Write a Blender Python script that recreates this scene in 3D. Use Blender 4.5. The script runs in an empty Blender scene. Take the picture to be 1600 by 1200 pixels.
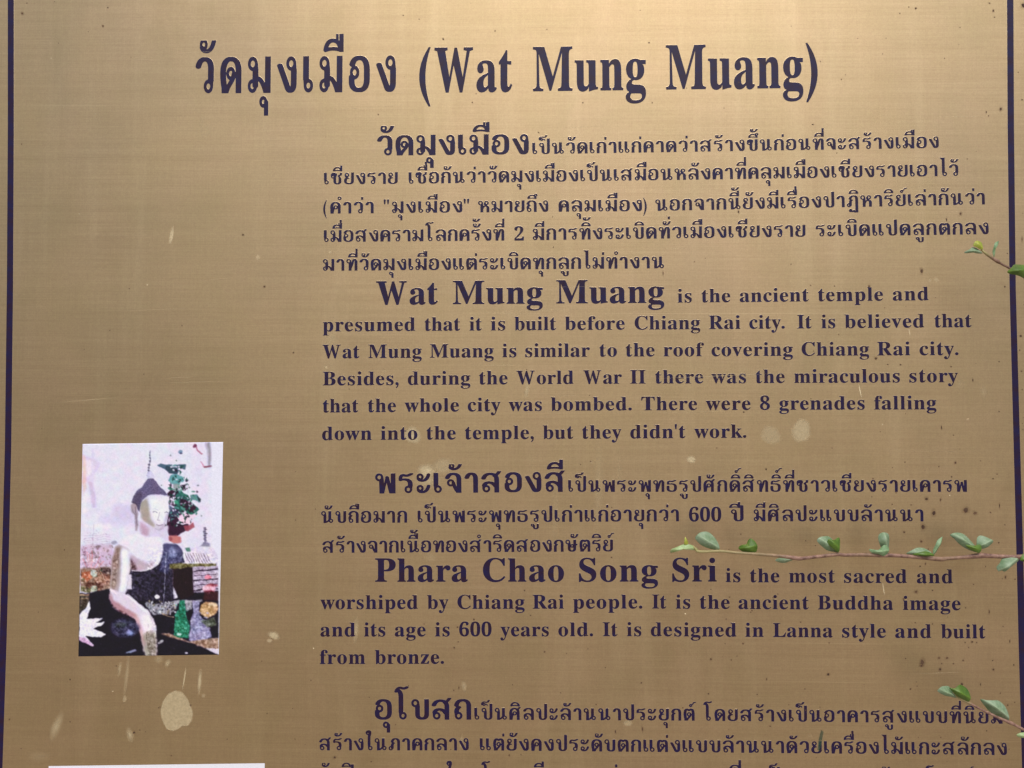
import bpy, math, random
import numpy as np
from mathutils import Vector

scene = bpy.context.scene
COL = scene.collection
R = math.radians

# ------------------------------------------------------------------ camera, sky, sun, exposure
cam = bpy.data.cameras.new('camera')
cam.lens = 32.0
cam.sensor_width = 36.0
cam.clip_start = 0.01
cam.clip_end = 500.0
cam.dof.use_dof = True
cam.dof.focus_distance = 0.71
cam.dof.aperture_fstop = 11.0
cam_obj = bpy.data.objects.new('camera', cam)
cam_obj.location = (0.0186, -0.7105, 1.428)
cam_obj.rotation_euler = (R(90 + 1.76), R(-0.28), R(1.5))
COL.objects.link(cam_obj)
scene.camera = cam_obj

SUN_ELEV, SUN_ROT = 53.0, 173.0
world = bpy.data.worlds.new('World')
scene.world = world
world.use_nodes = True
wn = world.node_tree
bg = wn.nodes['Background']
sky = wn.nodes.new('ShaderNodeTexSky')
sky.sky_type = 'NISHITA'
sky.sun_disc = False
sky.sun_elevation = R(SUN_ELEV)
sky.sun_rotation = R(SUN_ROT)
sky.air_density = 1.0
sky.dust_density = 3.0
sky.ozone_density = 1.0
wn.links.new(sky.outputs[0], bg.inputs['Color'])
bg.inputs['Strength'].default_value = 0.052

sun = bpy.data.lights.new('sun', 'SUN')
sun.energy = 1.3
sun.angle = R(50.0)
sun.color = (1.0, 0.995, 0.985)
sun_obj = bpy.data.objects.new('sun', sun)
sd = Vector((math.sin(R(SUN_ROT)) * math.cos(R(SUN_ELEV)), math.cos(R(SUN_ROT)) * math.cos(R(SUN_ELEV)), math.sin(R(SUN_ELEV))))
sun_obj.rotation_euler = sd.to_track_quat('Z', 'Y').to_euler()
COL.objects.link(sun_obj)

scene.view_settings.view_transform = 'Standard'
scene.view_settings.look = 'None'
scene.view_settings.gamma = 1.0
scene.view_settings.exposure = 0.84

# ------------------------------------------------------------------ data: letter outlines and measured layout (millimetres on the plate)
GLYPHS = '''
Tก|b|-0.3,82,0|10 0 250 0 256 440 268 480 286 510 310 535 360 570 373 600 367 620 340 645 310 658 256 670 241 680 271 770 310 829 336 850 360 863 420 873 480 864 519 840 549 800 570 740 577 660 580 0 820 0 820 710 804 790 789 830 760 876 705 930 660 957 620 974 540 996 510 1000 320 999 240 980 160 944 113 910 60 851 22 780 -3 690 10 660 30 645 95 610 96 600 67 570 39 530 21 490 9 440
Tข|b|-3.3,87.3,0|-8 610 16 570 60 527 120 500 185 490 189 240 204 170 222 130 251 90 284 60 320 38 370 17 440 0 640 3 700 20 770 56 809 90 844 140 867 210 873 280 870 999 630 999 626 250 609 180 590 150 570 135 550 129 520 128 500 131 481 140 456 170 438 220 433 280 431 580 439 630 453 680 501 770 507 820 504 860 490 899 476 920 450 946 390 980 310 1000 170 999 110 981 70 960 35 930 5 890 -24 810 -33 740 -20 710 -19 650/108 650 104 670 170 689 200 710 210 727 216 720 188 610 160 608 140 615 121 630
Tช|b|-3.3,92.9,0|-8 610 16 570 60 527 120 500 185 490 187 280 195 200 212 150 230 117 280 63 320 38 360 20 440 0 620 0 700 20 770 56 809 90 844 140 865 200 873 280 871 510 860 530 833 550 798 630 751 700 754 710 780 729 870 747 893 760 911 780 916 800 929 990 920 1000 740 999 724 850 670 831 620 800 578 760 550 720 544 700 549 680 611 600 632 560 640 530 627 500 627 280 622 220 598 160 579 140 560 131 510 129 480 141 451 180 435 240 429 520 433 590 453 680 501 770 507 820 498 880 476 920 457 940 430 960 391 980 320 1000 170 999 110 981 70 960 35 930 5 890 -24 810 -33 740 -20 710 -19 650/108 650 104 670 170 689 200 710 210 727 216 720 188 610 160 608 140 615 121 630
Tค|b|-0.3,86.3,0|23 10 30 0 270 3 284 30 322 230 360 361 370 370 410 357 450 353 510 363 560 387 588 410 610 438 617 430 620 0 860 0 863 600 854 710 840 764 806 840 776 880 734 920 688 950 644 970 570 993 520 1000 340 1000 280 987 210 960 170 937 136 910 89 860 60 814 37 760 10 660 1 590 -3 520/386 550 388 570 410 599 430 609 460 612 488 600 507 580 515 560 517 530 507 500 490 482 470 471 440 468 421 480 426 500 420 521 403 540/244 540 253 640 276 730 298 780 340 836 360 852 390 867 440 872 500 861 530 845 550 827 571 800 599 740 615 650 610 643 564 690 520 714 460 726 410 723 350 699 310 667 288 640 273 610 257 540 250 534
Tศ|b|-0.3,95.6,0|23 10 30 0 270 3 284 30 322 230 360 361 370 370 410 357 450 353 510 363 560 387 588 410 610 438 617 430 620 0 860 0 860 660 842 760 822 810 799 850 876 920 944 1010 956 1040 950 1060 940 1074 930 1080 790 1080 776 1070 720 993 680 954 580 990 500 1004 430 1007 370 1004 290 990 220 965 170 937 124 900 97 870 63 820 37 760 10 660 1 590 -3 520/386 550 388 570 410 599 430 609 460 612 488 600 507 580 515 560 517 530 507 500 490 482 470 471 440 468 421 480 426 500 420 521 403 540/244 540 253 640 267 700 298 780 334 830 374 860 410 871 480 868 522 850 526 830 536 810 582 780 587 770 609 700 615 650 610 643 564 690 520 714 460 726 410 723 350 699 310 667 288 640 273 610 257 540 250 534
Tด|b|-1.3,87.3,0|54 10 60 0 330 0 340 4 370 70 410 140 447 190 554 310 589 360 620 418 627 400 630 0 870 0 873 600 863 710 847 770 814 840 780 884 741 920 693 950 649 970 570 993 520 1000 340 1000 270 986 221 970 180 950 120 910 81 870 50 825 14 740 -1 680 -13 560 -9 460 2 360 22 250 48 150/270 249 239 430 235 500 240 521 248 480 268 440 290 413 330 381 378 360 280 250/368 510 362 540 368 570 381 590 400 605 430 613 450 609 470 598 486 580 466 550 443 470 420 468 400 475 381 490/239 560 235 590 242 660 267 750 302 810 344 850 370 863 400 871 480 868 508 860 540 842 580 800 608 740 618 700 625 650 625 590 617 590 592 640 576 660 540 693 509 710 470 723 420 726 390 723 351 710 320 693 293 670 268 640 253 610
Tต|b|-1.3,89.3,0|54 10 60 0 340 3 372 70 402 120 440 168 503 230 562 300 603 360 640 433 647 420 650 0 890 0 893 600 887 710 872 790 856 840 823 900 787 940 720 980 650 1000 520 998 430 950 380 985 350 998 220 1000 150 976 110 951 79 920 41 860 13 780 -5 680 -13 560 -9 460 2 360 22 250 48 150/270 249 243 400 233 560 247 720 264 790 280 830 290 830 360 785 400 775 440 773 480 779 510 789 590 841 600 843 617 810 636 740 646 650 647 570 640 563 627 570 600 622 554 670 519 690 480 703 440 707 400 703 360 690 310 657 278 620 259 580 247 520 253 480 273 430 300 393 330 367 379 340 280 236/378 490 372 520 378 550 391 570 410 585 440 593 460 589 480 578 496 560 480 540 448 450 430 448 410 455 391 470
Tถ|b|-0.3,86,0|32 160 65 90 90 60 140 25 190 7 230 3 260 6 310 20 360 52 395 90 415 130 426 190 423 230 411 270 386 310 345 350 310 370 253 390 256 440 273 490 305 530 360 570 371 590 371 610 360 630 331 650 256 670 241 680 251 720 276 780 306 820 327 840 360 859 390 868 440 873 490 869 540 850 573 820 600 770 614 710 620 0 860 0 860 710 852 760 826 830 801 870 774 900 738 930 685 960 633 980 580 994 540 1000 350 1000 270 986 210 965 160 940 96 890 61 850 37 810 9 740 -3 690 3 670 20 651 95 610 96 600 60 562 34 520 20 487 9 440 7 340 22 300/161 170 157 200 165 230 179 250 200 266 230 273 250 269 280 251 295 230 303 200 299 170 282 140 260 124 230 117 200 124 178 140
Tภ|b|-2.1,93,0|-8 110 8 80 32 50 60 27 90 10 120 0 220 0 270 21 300 43 332 80 352 120 400 151 413 180 413 420 420 460 443 510 470 540 510 570 523 600 517 620 490 645 460 658 408 670 401 680 409 720 435 790 470 840 510 866 540 872 570 872 609 860 640 834 665 790 682 730 687 660 690 0 930 0 930 710 916 790 901 830 878 870 854 900 822 930 773 960 720 982 640 1000 470 1000 430 995 380 981 332 960 260 910 233 880 195 820 175 770 157 690 163 670 180 651 254 610 209 550 184 500 169 440 167 370 100 354 60 333 30 307 -2 260 -17 220 -21 180 -17 140/108 150 102 180 113 220 140 245 165 250 169 170 180 150 208 130 208 120 180 108 150 111 130 121
Tฏ|b|-2.1,91,0|140 -330 155 -360 180 -389 220 -415 250 -424 310 -424 350 -409 400 -426 450 -432 520 -417 560 -445 590 -459 910 -460 910 710 896 790 881 830 860 867 810 923 753 960 700 982 620 1000 440 1000 370 984 320 964 278 940 240 910 213 880 175 820 155 770 137 690 143 670 160 651 234 610 189 550 164 500 149 440 147 370 72 340 30 307 8 280 -7 250 -17 220 -21 180 -11 120 10 77 56 30 100 6 160 -6 210 -3 270 21 308 50 350 109 380 130 391 150 393 420 403 470 431 520 490 570 503 600 497 620 478 640 440 658 388 670 381 680 402 760 420 800 440 829 480 862 510 871 550 872 580 864 600 853 623 830 641 800 660 740 666 700 665 -320 660 -324 658 -320 624 -250 596 -230 550 -218 510 -221 470 -238 450 -259 420 -230 390 -181 366 -160 330 -142 280 -133 250 -136 210 -151 180 -171 155 -200 140 -230 133 -260 132 -300/108 150 102 180 108 210 121 230 140 245 147 240 149 150 160 130 187 110 160 108 140 115 121 130
Tง|b|-2.1,79.3,0|-21 730 277 170 304 110 323 80 351 50 396 20 450 1 590 0 630 10 670 26 707 50 737 80 771 140 790 230 793 640 780 675 759 850 733 910 700 948 650 981 600 998 540 1000 490 990 449 970 410 939 387 910 371 880 358 840 354 800 358 760 370 720 390 686 411 660 449 630 480 614 540 599 547 590 547 260 542 210 530 167 517 200 210 770 181 790 150 801 110 807 60 803 19 790 -10 770 -21 750/482 770 477 800 486 840 500 860 530 882 560 888 590 882 620 860 634 840 643 800 638 770 620 740 590 718 560 712 530 718 500 740
Tจ|b|-4.1,78,0|-41 730 -19 700 20 682 70 673 120 677 162 690 190 710 240 800 278 840 310 860 350 872 400 871 445 860 476 840 500 812 521 770 535 700 537 340 530 325 500 406 470 521 437 550 412 600 387 630 350 659 290 683 240 686 180 674 140 653 110 627 83 590 63 540 59 490 72 430 88 400 112 370 140 347 180 326 210 317 250 313 290 317 330 330 374 230 417 150 468 70 520 0 780 0 780 710 764 790 748 830 723 870 690 906 660 931 610 960 560 980 500 995 460 1000 280 1000 220 988 127 950 90 927 47 890 -7 820 -41 750/188 470 182 500 188 530 201 550 220 565 250 573 270 569 290 558 306 540 286 510 294 450 280 435 250 427 230 431 210 441
Tท|b|-0.6,92.3,0|190 0 430 0 433 150 553 470 603 630 645 790 668 840 690 865 690 850 677 820 680 0 920 0 923 820 910 849 885 870 856 930 815 970 750 996 670 1000 610 987 559 960 515 920 476 860 456 810 430 709 420 708 402 840 389 880 373 910 349 940 290 981 230 999 150 996 120 986 80 964 51 940 27 910 7 870 -6 810 -2 760 10 720 43 670 80 636 120 614 180 599 187 590/122 770 117 800 126 840 140 860 170 882 200 888 230 882 260 860 274 840 283 800 278 770 260 740 230 718 200 712 170 718 140 740
Tพ|b|-0.4,101,0|205 10 210 0 450 0 450 30 560 493 570 492 691 10 699 0 1010 0 1010 999 770 999 767 530 760 507 684 810 674 830 650 848 610 861 560 859 520 842 500 820 494 800 500 770 440 518 436 530 433 640 402 840 379 900 349 940 320 964 280 986 240 998 180 1000 130 990 90 971 51 940 35 920 11 880 -4 830 -4 770 10 720 43 670 80 636 120 614 180 599 189 590/122 770 117 800 126 840 140 860 170 882 200 888 230 882 260 860 274 840 283 800 278 770 260 740 230 718 200 712 170 718 140 740
Tน|b|-0.6,99.6,0|190 0 430 0 434 10 543 60 630 118 640 116 670 70 704 40 740 21 800 9 850 12 890 26 940 60 966 90 986 130 996 180 994 220 982 260 960 297 920 337 880 359 836 370 833 380 830 999 590 999 587 360 596 330 506 220 480 195 440 167 434 170 433 180 433 640 402 840 379 900 349 940 311 970 270 989 220 1000 160 998 120 986 75 960 27 910 7 870 -6 810 -2 760 10 720 43 670 80 636 120 614 180 599 187 590/753 160 747 190 750 210 760 231 780 249 800 257 820 257 840 249 861 230 870 210 872 180 861 150 840 131 810 122 790 126 768 140/122 770 117 800 126 840 140 860 170 882 200 888 230 882 260 860 274 840 283 800 278 770 260 740 230 718 200 712 170 718 140 740
Tม|b|-0.6,94,0|5 130 25 90 50 60 80 36 110 20 150 7 190 3 230 7 270 20 300 36 330 60 355 90 380 144 409 160 427 180 433 200 433 310 440 320 493 270 544 200 594 110 640 4 650 0 940 0 940 999 700 999 697 310 697 300 690 292 633 360 587 400 520 437 435 460 433 640 402 840 379 900 349 940 320 964 280 986 220 1000 160 998 120 986 80 964 51 940 21 900 1 850 -6 800 -2 760 10 721 27 690 60 652 120 614 180 599 187 590 187 400 180 389 120 374 80 354 50 330 26 300 9 270 -3 230 -6 190/121 170 118 210 130 240 150 260 180 272 185 270 187 260 187 200 193 180 210 161 242 140 210 121 190 117 170 121 140 138/122 770 117 800 126 840 140 860 170 882 200 888 230 882 260 860 274 840 283 800 278 770 260 740 230 718 200 712 170 718 140 740
Tย|b|-0.3,84,0|13 200 50 130 77 100 110 73 190 30 300 2 530 0 590 10 650 27 700 49 740 73 773 100 798 130 821 170 840 240 840 999 600 999 595 250 582 200 552 160 517 140 460 129 360 132 330 141 300 158 278 180 261 210 248 250 243 290 250 370 260 400 280 432 300 450 320 459 380 467 422 480 450 500 461 520 457 550 438 570 394 590 340 598 335 600 332 610 392 650 417 680 438 720 447 750 451 790 447 830 438 860 417 900 390 931 331 970 290 983 250 987 200 980 140 955 109 930 83 900 62 860 53 830 49 780 59 700 72 650 98 600 137 550 90 520 58 490 36 460 17 420 1 360 -3 320 -2 270/177 800 177 820 200 853 230 870 260 872 290 861 312 840 326 810 326 770 318 750 300 727 270 710 250 710 244 750 234 770 210 788
Tร|b|1.6,75.6,0|16 650 26 630 40 618 90 599 140 601 200 623 290 630 390 608 430 585 455 550 472 500 477 390 420 370 390 354 360 330 336 300 316 260 304 200 307 160 319 120 340 84 380 44 420 20 460 7 500 3 550 10 600 30 640 60 670 100 691 150 707 320 723 360 723 440 717 510 707 550 678 610 654 640 607 680 552 710 510 725 400 746 210 740 210 750 223 800 240 828 250 832 330 814 430 810 520 824 640 868 720 912 744 930 756 960 750 980 740 994 730 1000 590 1000 490 952 410 934 360 937 290 959 260 962 180 952 130 933 74 890 37 830 16 740/431 170 427 200 435 230 449 250 470 266 500 273 520 269 550 251 565 230 573 200 569 170 552 140 530 124 500 117 470 124 448 140
Tล|b|-3.1,86,0|32 160 65 90 90 60 120 36 160 16 220 4 270 7 310 20 360 52 395 90 415 130 426 190 421 240 400 290 369 330 340 354 267 390 285 420 310 440 340 450 380 450 435 430 490 393 541 340 590 270 617 250 620 0 860 0 860 680 841 770 825 810 800 853 770 890 730 924 680 954 620 978 570 992 520 1000 320 1000 250 987 160 955 90 914 52 880 11 830 -14 790 -31 750 -31 730 -20 710 8 690 40 679 80 673 140 679 189 700 207 720 253 800 290 836 330 858 370 869 420 873 480 867 522 850 567 810 586 780 600 744 615 670 617 530 610 525 550 552 490 570 380 587 290 581 230 570 170 551 112 520 75 490 50 460 27 420 14 380 7 340 22 300/161 170 157 200 165 230 179 250 200 266 230 273 250 269 280 251 295 230 303 200 299 170 282 140 260 124 230 117 200 124 178 140
Tส|b|-3.3,97.4,0|32 160 60 99 81 70 114 40 150 20 200 6 260 6 310 20 346 40 387 80 411 120 423 160 423 230 405 280 370 330 340 354 280 380 271 390 288 410 310 423 340 431 380 431 440 411 490 380 544 330 590 270 617 250 620 0 860 0 860 670 842 760 807 830 809 840 895 920 950 990 974 1030 970 1060 790 1060 730 983 680 936 610 962 490 984 360 985 260 968 201 950 156 930 110 902 61 860 6 790 -15 750 -33 700 -27 680 0 655 35 640 80 633 140 639 190 661 207 680 224 720 254 770 291 810 330 835 370 848 420 853 480 848 520 834 525 830 526 810 536 790 560 772 590 760 600 736 615 660 617 520 616 510 610 508 540 537 490 551 400 566 340 566 220 549 150 525 110 504 78 480 50 450 26 410 12 370 7 340 22 300/161 170 157 200 165 230 179 250 200 266 230 273 250 269 280 251 295 230 303 200 299 170 282 140 260 124 230 117 200 124 178 140
Tษ|b|-0.6,101.6,0|204 170 236 110 290 58 370 19 450 0 630 0 700 15 750 35 790 58 844 110 876 170 891 240 893 490 993 560 1011 580 1016 600 1004 630 980 648 940 661 900 661 893 670 890 999 650 999 647 630 640 626 590 644 530 644 490 632 440 598 435 600 433 610 433 640 402 840 390 878 373 910 340 948 311 970 270 989 240 998 180 1000 150 996 110 981 80 964 43 930 11 880 -2 840 -6 800 -2 760 10 721 27 690 60 652 120 614 180 599 187 590 187 280 194 210/444 200 434 250 435 360 440 362 490 328 530 316 590 316 640 334 647 330 642 220 623 170 595 140 560 128 500 132 480 144 464 160/513 460 509 480 514 500 528 520 540 528 570 532 590 522 601 510 576 490 566 470 566 450 574 430 560 427 540 432 527 440/122 770 117 800 126 840 140 860 170 882 200 888 230 882 260 860 274 840 283 800 278 770 260 740 230 718 200 712 170 718 140 740
Tว|b|-4.1,72.3,0|-41 730 -19 700 20 682 70 673 130 679 162 690 190 710 238 810 263 840 290 861 320 871 370 871 404 860 429 840 451 810 463 780 475 720 477 390 420 370 390 354 360 330 336 300 319 270 307 230 304 190 309 150 330 99 360 60 410 25 460 7 500 3 550 10 600 30 640 60 670 100 691 150 707 320 721 350 723 680 716 760 703 810 673 870 639 910 568 960 520 980 460 996 430 1000 260 1000 200 989 110 952 43 900 10 860 -14 820 -41 750/431 170 427 200 435 230 449 250 470 266 500 273 520 269 550 251 565 230 573 200 569 170 552 140 530 124 500 117 470 124 448 140
Tอ|b|-1.1,85.3,0|10 180 32 140 56 110 120 60 170 35 220 18 310 0 520 0 560 6 620 22 670 42 720 70 757 100 792 140 830 214 845 270 853 360 853 620 844 720 816 810 794 850 762 890 720 926 661 960 570 991 510 1000 320 1000 270 990 180 958 140 936 90 896 40 834 7 760 13 740 31 720 60 705 108 690 69 650 44 600 34 540 44 480 0 450 -11 430 -11 260/249 210 234 270 233 340 240 348 310 365 340 381 370 406 398 440 413 470 422 500 426 540 422 580 413 610 397 640 374 670 330 705 300 719 251 730 247 740 286 810 315 840 340 856 400 872 450 871 490 863 530 841 559 810 577 780 599 710 607 620 607 360 600 280 590 240 564 190 536 160 500 140 450 128 380 129 320 141 276 170/163 510 157 540 163 570 180 596 200 611 230 618 260 611 280 596 297 570 303 540 297 510 280 484 260 469 230 462 200 469 180 484
Tธ|b|-0.3,85.3,0|11 180 44 120 73 90 110 63 200 23 310 0 530 0 570 6 620 18 680 40 720 61 770 100 810 150 830 190 845 240 853 320 853 420 844 500 817 570 789 610 750 647 690 684 630 708 570 723 440 737 380 730 220 727 215 730 230 800 242 820 260 835 350 815 410 810 500 817 590 838 690 876 790 928 804 940 814 960 810 991 800 1000 630 1000 520 954 430 935 370 939 300 961 230 959 150 937 110 914 83 890 48 840 27 770 24 660 36 630 63 610 100 599 140 599 180 609 230 613 360 616 410 605 490 596 540 576 560 560 580 534 601 480 607 420 605 280 591 220 576 190 550 160 520 142 480 131 430 127 360 131 310 144 283 160 264 180 245 230 243 460 237 480 210 505 174 520 130 527 80 523 50 515 22 500 -1 470 -3 260 0 220
Tห|b|-0.6,94.3,0|190 0 430 0 433 240 447 290 476 360 513 420 563 470 610 492 646 480 669 460 686 430 694 400 700 0 940 0 943 360 940 400 929 450 897 510 857 550 810 580 737 610 800 641 838 670 862 700 887 760 891 810 877 870 854 910 810 953 779 970 740 983 690 986 660 983 621 970 590 953 563 930 528 880 511 830 486 810 476 790 478 700 491 650 510 610 510 600 440 566 433 570 433 640 402 840 390 878 373 910 340 948 290 981 250 995 220 1000 160 998 120 986 80 964 51 940 27 910 7 870 -6 810 -2 760 10 720 43 670 80 636 120 614 180 599 187 590/122 770 117 800 126 840 140 860 170 882 200 888 230 882 260 860 274 840 283 800 278 770 260 740 230 718 200 712 170 718 140 740/666 740 664 790 640 824 640 834 660 859 680 869 700 873 730 865 750 849 765 820 768 800 760 766 740 742 720 731 690 728
Tบ|b|-0.6,89.1,0|204 170 236 110 290 58 370 19 450 0 630 0 700 15 750 35 790 58 844 110 876 170 891 250 890 999 650 999 646 250 636 200 616 160 590 137 560 128 510 130 480 144 452 180 438 220 433 280 433 640 402 840 390 878 373 910 349 940 311 970 270 989 220 1000 160 998 120 986 80 964 43 930 11 880 -2 840 -6 800 -2 760 10 721 27 690 60 652 120 614 180 599 187 590 187 280 194 210/122 770 117 800 126 840 140 860 170 882 200 888 230 882 260 860 274 840 283 800 278 770 260 740 230 718 200 712 170 718 140 740
Tป|b|-0.6,89.3,0|204 170 236 110 290 58 370 19 450 0 630 0 710 19 750 35 793 60 836 100 863 140 884 200 893 280 890 1339 660 1340 650 1339 647 1330 646 250 642 220 628 180 610 153 590 137 550 128 500 132 480 144 464 160 444 200 433 280 433 640 402 840 390 878 373 910 340 948 290 981 240 998 200 1002 160 998 110 981 60 948 27 910 7 870 -6 810 -2 760 10 720 43 670 80 636 120 614 180 599 187 590 187 280 194 210/122 770 117 800 126 840 140 860 170 882 200 888 230 882 260 860 274 840 283 800 278 770 260 740 230 718 200 712 170 718 140 740
Tะ|b|-0.1,69.4,0|9 140 29 100 66 60 100 37 160 12 220 0 360 0 420 15 481 40 530 70 565 100 608 150 634 190 667 260 694 350 694 370 673 400 630 419 580 421 530 402 510 380 481 290 440 210 390 156 330 124 322 130 351 180 361 240 350 300 329 340 310 363 280 387 220 412 170 416 110 403 80 388 50 363 30 340 10 302 -1 240 9 180 4 160/123 230 125 260 136 280 150 294 170 302 190 302 214 290 231 270 237 250 231 210 215 190 200 181 190 181 173 200 130 219/9 700 29 660 66 620 100 597 160 572 210 561 280 555 360 559 420 575 481 600 530 630 565 660 608 710 634 750 667 820 694 910 694 930 673 960 630 979 580 981 530 962 510 940 481 850 440 770 390 716 330 684 322 690 351 740 361 800 350 860 329 900 310 923 280 947 220 972 170 976 110 963 80 948 50 923 30 900 10 862 -1 800 9 740 4 720/123 790 125 820 136 840 150 854 170 862 190 862 214 850 231 830 237 810 231 770 215 750 200 741 190 741 173 760 130 779
Tา|b|-4.1,63.1,0|-41 730 -19 700 25 680 80 673 140 682 170 695 190 711 235 810 276 860 292 870 310 871 339 850 367 800 382 740 386 700 390 0 630 0 631 710 619 790 606 830 587 870 549 920 513 950 470 974 420 992 380 1000 220 999 170 987 93 950 36 900 -15 820 -41 750
Tเ|b|-0.3,41.3,0|35 130 60 84 80 60 110 36 140 20 180 7 230 4 260 7 300 20 330 36 360 60 396 110 413 160 413 230 401 270 384 300 360 330 330 354 300 370 243 390 240 999 10 1000 0 999 -3 990 -3 360 13 320 24 180/151 170 147 200 155 230 169 250 190 266 220 273 240 269 270 251 285 230 293 200 289 170 272 140 250 124 220 117 190 124 168 140
Tแ|b|-0.3,91.3,0|35 130 60 84 80 60 110 36 140 20 180 7 230 4 260 7 300 20 330 36 360 60 396 110 413 160 413 230 401 270 384 300 360 330 330 354 300 370 243 390 240 999 10 1000 0 999 -3 990 -3 360 13 320 24 180/535 130 560 84 580 60 610 36 640 20 680 7 730 4 760 7 800 20 830 36 860 60 896 110 913 160 913 230 901 270 884 300 860 330 830 354 800 370 743 390 740 999 510 1000 500 999 497 990 497 360 513 320 524 180/151 170 147 200 155 230 169 250 190 266 220 273 240 269 270 251 285 230 293 200 289 170 272 140 250 124 220 117 190 124 168 140/651 170 647 200 655 230 669 250 690 266 720 273 740 269 770 251 785 230 793 200 789 170 772 140 750 124 720 117 690 124 668 140
Tโ|b|-5.4,67.6,0|195 130 220 84 240 60 270 36 330 10 380 3 420 7 450 16 496 40 520 60 545 90 571 150 576 190 573 230 561 270 544 300 520 330 490 354 460 370 403 390 403 1120 399 1190 386 1260 364 1320 328 1380 280 1430 223 1470 250 1477 350 1451 420 1445 484 1450 550 1467 630 1505 653 1520 671 1540 676 1560 670 1581 653 1600 620 1616 590 1622 550 1619 524 1610 470 1581 430 1569 400 1571 300 1598 250 1602 190 1597 140 1584 76 1550 30 1510 -15 1450 -54 1370 -54 1350 -44 1330 -20 1312 0 1304 60 1299 110 1316 134 1270 148 1220 157 1120 157 360 173 320 184 180/311 170 307 200 315 230 329 250 350 266 380 273 400 269 430 251 445 230 453 200 449 170 432 140 410 124 380 117 350 124 328 140
Tใ|b|-5.6,53.6,0|155 130 175 90 191 70 240 30 300 7 340 3 380 7 420 20 450 36 489 70 521 120 533 160 536 190 533 230 524 260 504 300 488 320 440 360 363 390 363 1080 375 1150 393 1220 441 1330 441 1350 430 1370 440 1440 436 1500 410 1556 389 1580 363 1600 310 1625 230 1642 170 1639 110 1625 70 1609 30 1582 -2 1550 -31 1500 -45 1460 -56 1400 -50 1379 -18 1350 3 1300 30 1267 80 1235 144 1220 117 1080 117 360 133 320 144 180/271 170 267 200 275 230 289 250 310 266 340 273 360 269 390 251 405 230 413 200 409 170 392 140 370 124 340 117 310 124 288 140/111 1350 113 1360 131 1380 139 1420 150 1421 168 1410 181 1380 169 1350 140 1337
Tไ|b|-6.4,55.3,0|175 130 200 84 220 60 250 36 280 20 320 7 370 4 400 7 440 20 470 36 500 60 536 110 553 160 553 230 541 270 524 300 500 330 470 354 440 370 383 390 383 1550 380 1559 370 1560 -60 1560 -64 1550 -60 1546 40 1470 137 1370 137 360 153 320 164 180/291 170 287 200 295 230 309 250 330 266 360 273 380 269 410 251 425 230 433 200 429 170 412 140 390 124 360 117 330 124 308 140
Tั|m|-0,68.4,60|0 1250 26 1200 60 1164 93 1140 150 1115 190 1105 260 1098 330 1101 390 1111 430 1124 480 1147 540 1190 569 1220 600 1260 640 1330 684 1450 680 1460 500 1457 462 1360 411 1280 379 1250 350 1232 320 1221 290 1217 284 1220 309 1250 325 1280 336 1340 325 1400 290 1453 280 1460 60 1460 31 1430 9 1380 4 1340 11 1290 0 1270/120 1321 117 1340 120 1360 134 1380 150 1391 170 1395 190 1391 206 1380 220 1360 223 1340 220 1320 207 1300 190 1289 170 1289
Tิ|m|-3,77.2,74|-30 1150 -10 1122 30 1100 70 1100 220 1131 360 1141 510 1130 660 1100 700 1100 750 1122 766 1140 772 1160 756 1220 725 1290 692 1340 640 1393 580 1431 520 1456 460 1471 360 1479 270 1471 210 1457 150 1430 91 1390 40 1333 13 1290 -19 1210 -30 1170/181 1240 219 1300 253 1330 300 1353 360 1361 430 1352 480 1331 520 1297 558 1240 550 1234 470 1244 360 1249 190 1236
Tี|m|-3,77.2,76|-30 1150 -10 1122 30 1100 70 1100 220 1131 360 1141 460 1136 560 1122 580 1118 600 1100 761 1100 770 1110 772 1120 770 1599 590 1599 588 1440 580 1431 520 1456 470 1469 360 1479 250 1468 200 1453 150 1430 91 1390 38 1330 -5 1250 -30 1170/181 1240 219 1300 253 1330 300 1353 360 1361 430 1352 480 1331 520 1297 558 1240 550 1234 470 1244 360 1249 190 1236
Tึ|m|-3,82.6,76|-30 1150 -10 1122 30 1100 70 1100 220 1131 360 1141 510 1130 660 1100 700 1100 729 1110 759 1130 772 1160 756 1220 730 1280 786 1320 813 1360 823 1390 826 1420 817 1470 800 1502 761 1540 720 1558 680 1564 640 1558 599 1540 560 1503 540 1460 530 1452 460 1471 360 1479 260 1470 200 1453 160 1436 117 1410 70 1369 38 1330 -5 1250 -30 1170/181 1240 219 1300 253 1330 300 1353 360 1361 430 1352 480 1331 520 1297 558 1240 550 1234 470 1244 360 1249 190 1236/648 1410 653 1440 670 1454 697 1450 712 1430 707 1400 690 1386 663 1390
Tื|m|-3,80.2,76|-30 1150 -10 1122 30 1100 70 1100 220 1131 360 1141 510 1130 617 1110 630 1100 791 1100 800 1110 802 1120 800 1599 620 1599 618 1420 610 1414 596 1430 596 1590 590 1600 490 1600 484 1590 484 1470 480 1467 410 1477 310 1477 220 1460 160 1436 91 1390 38 1330 -5 1250 -30 1170/181 1240 219 1300 253 1330 300 1353 360 1361 430 1352 480 1331 520 1297 558 1240 550 1234 470 1244 360 1249 190 1236
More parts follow.
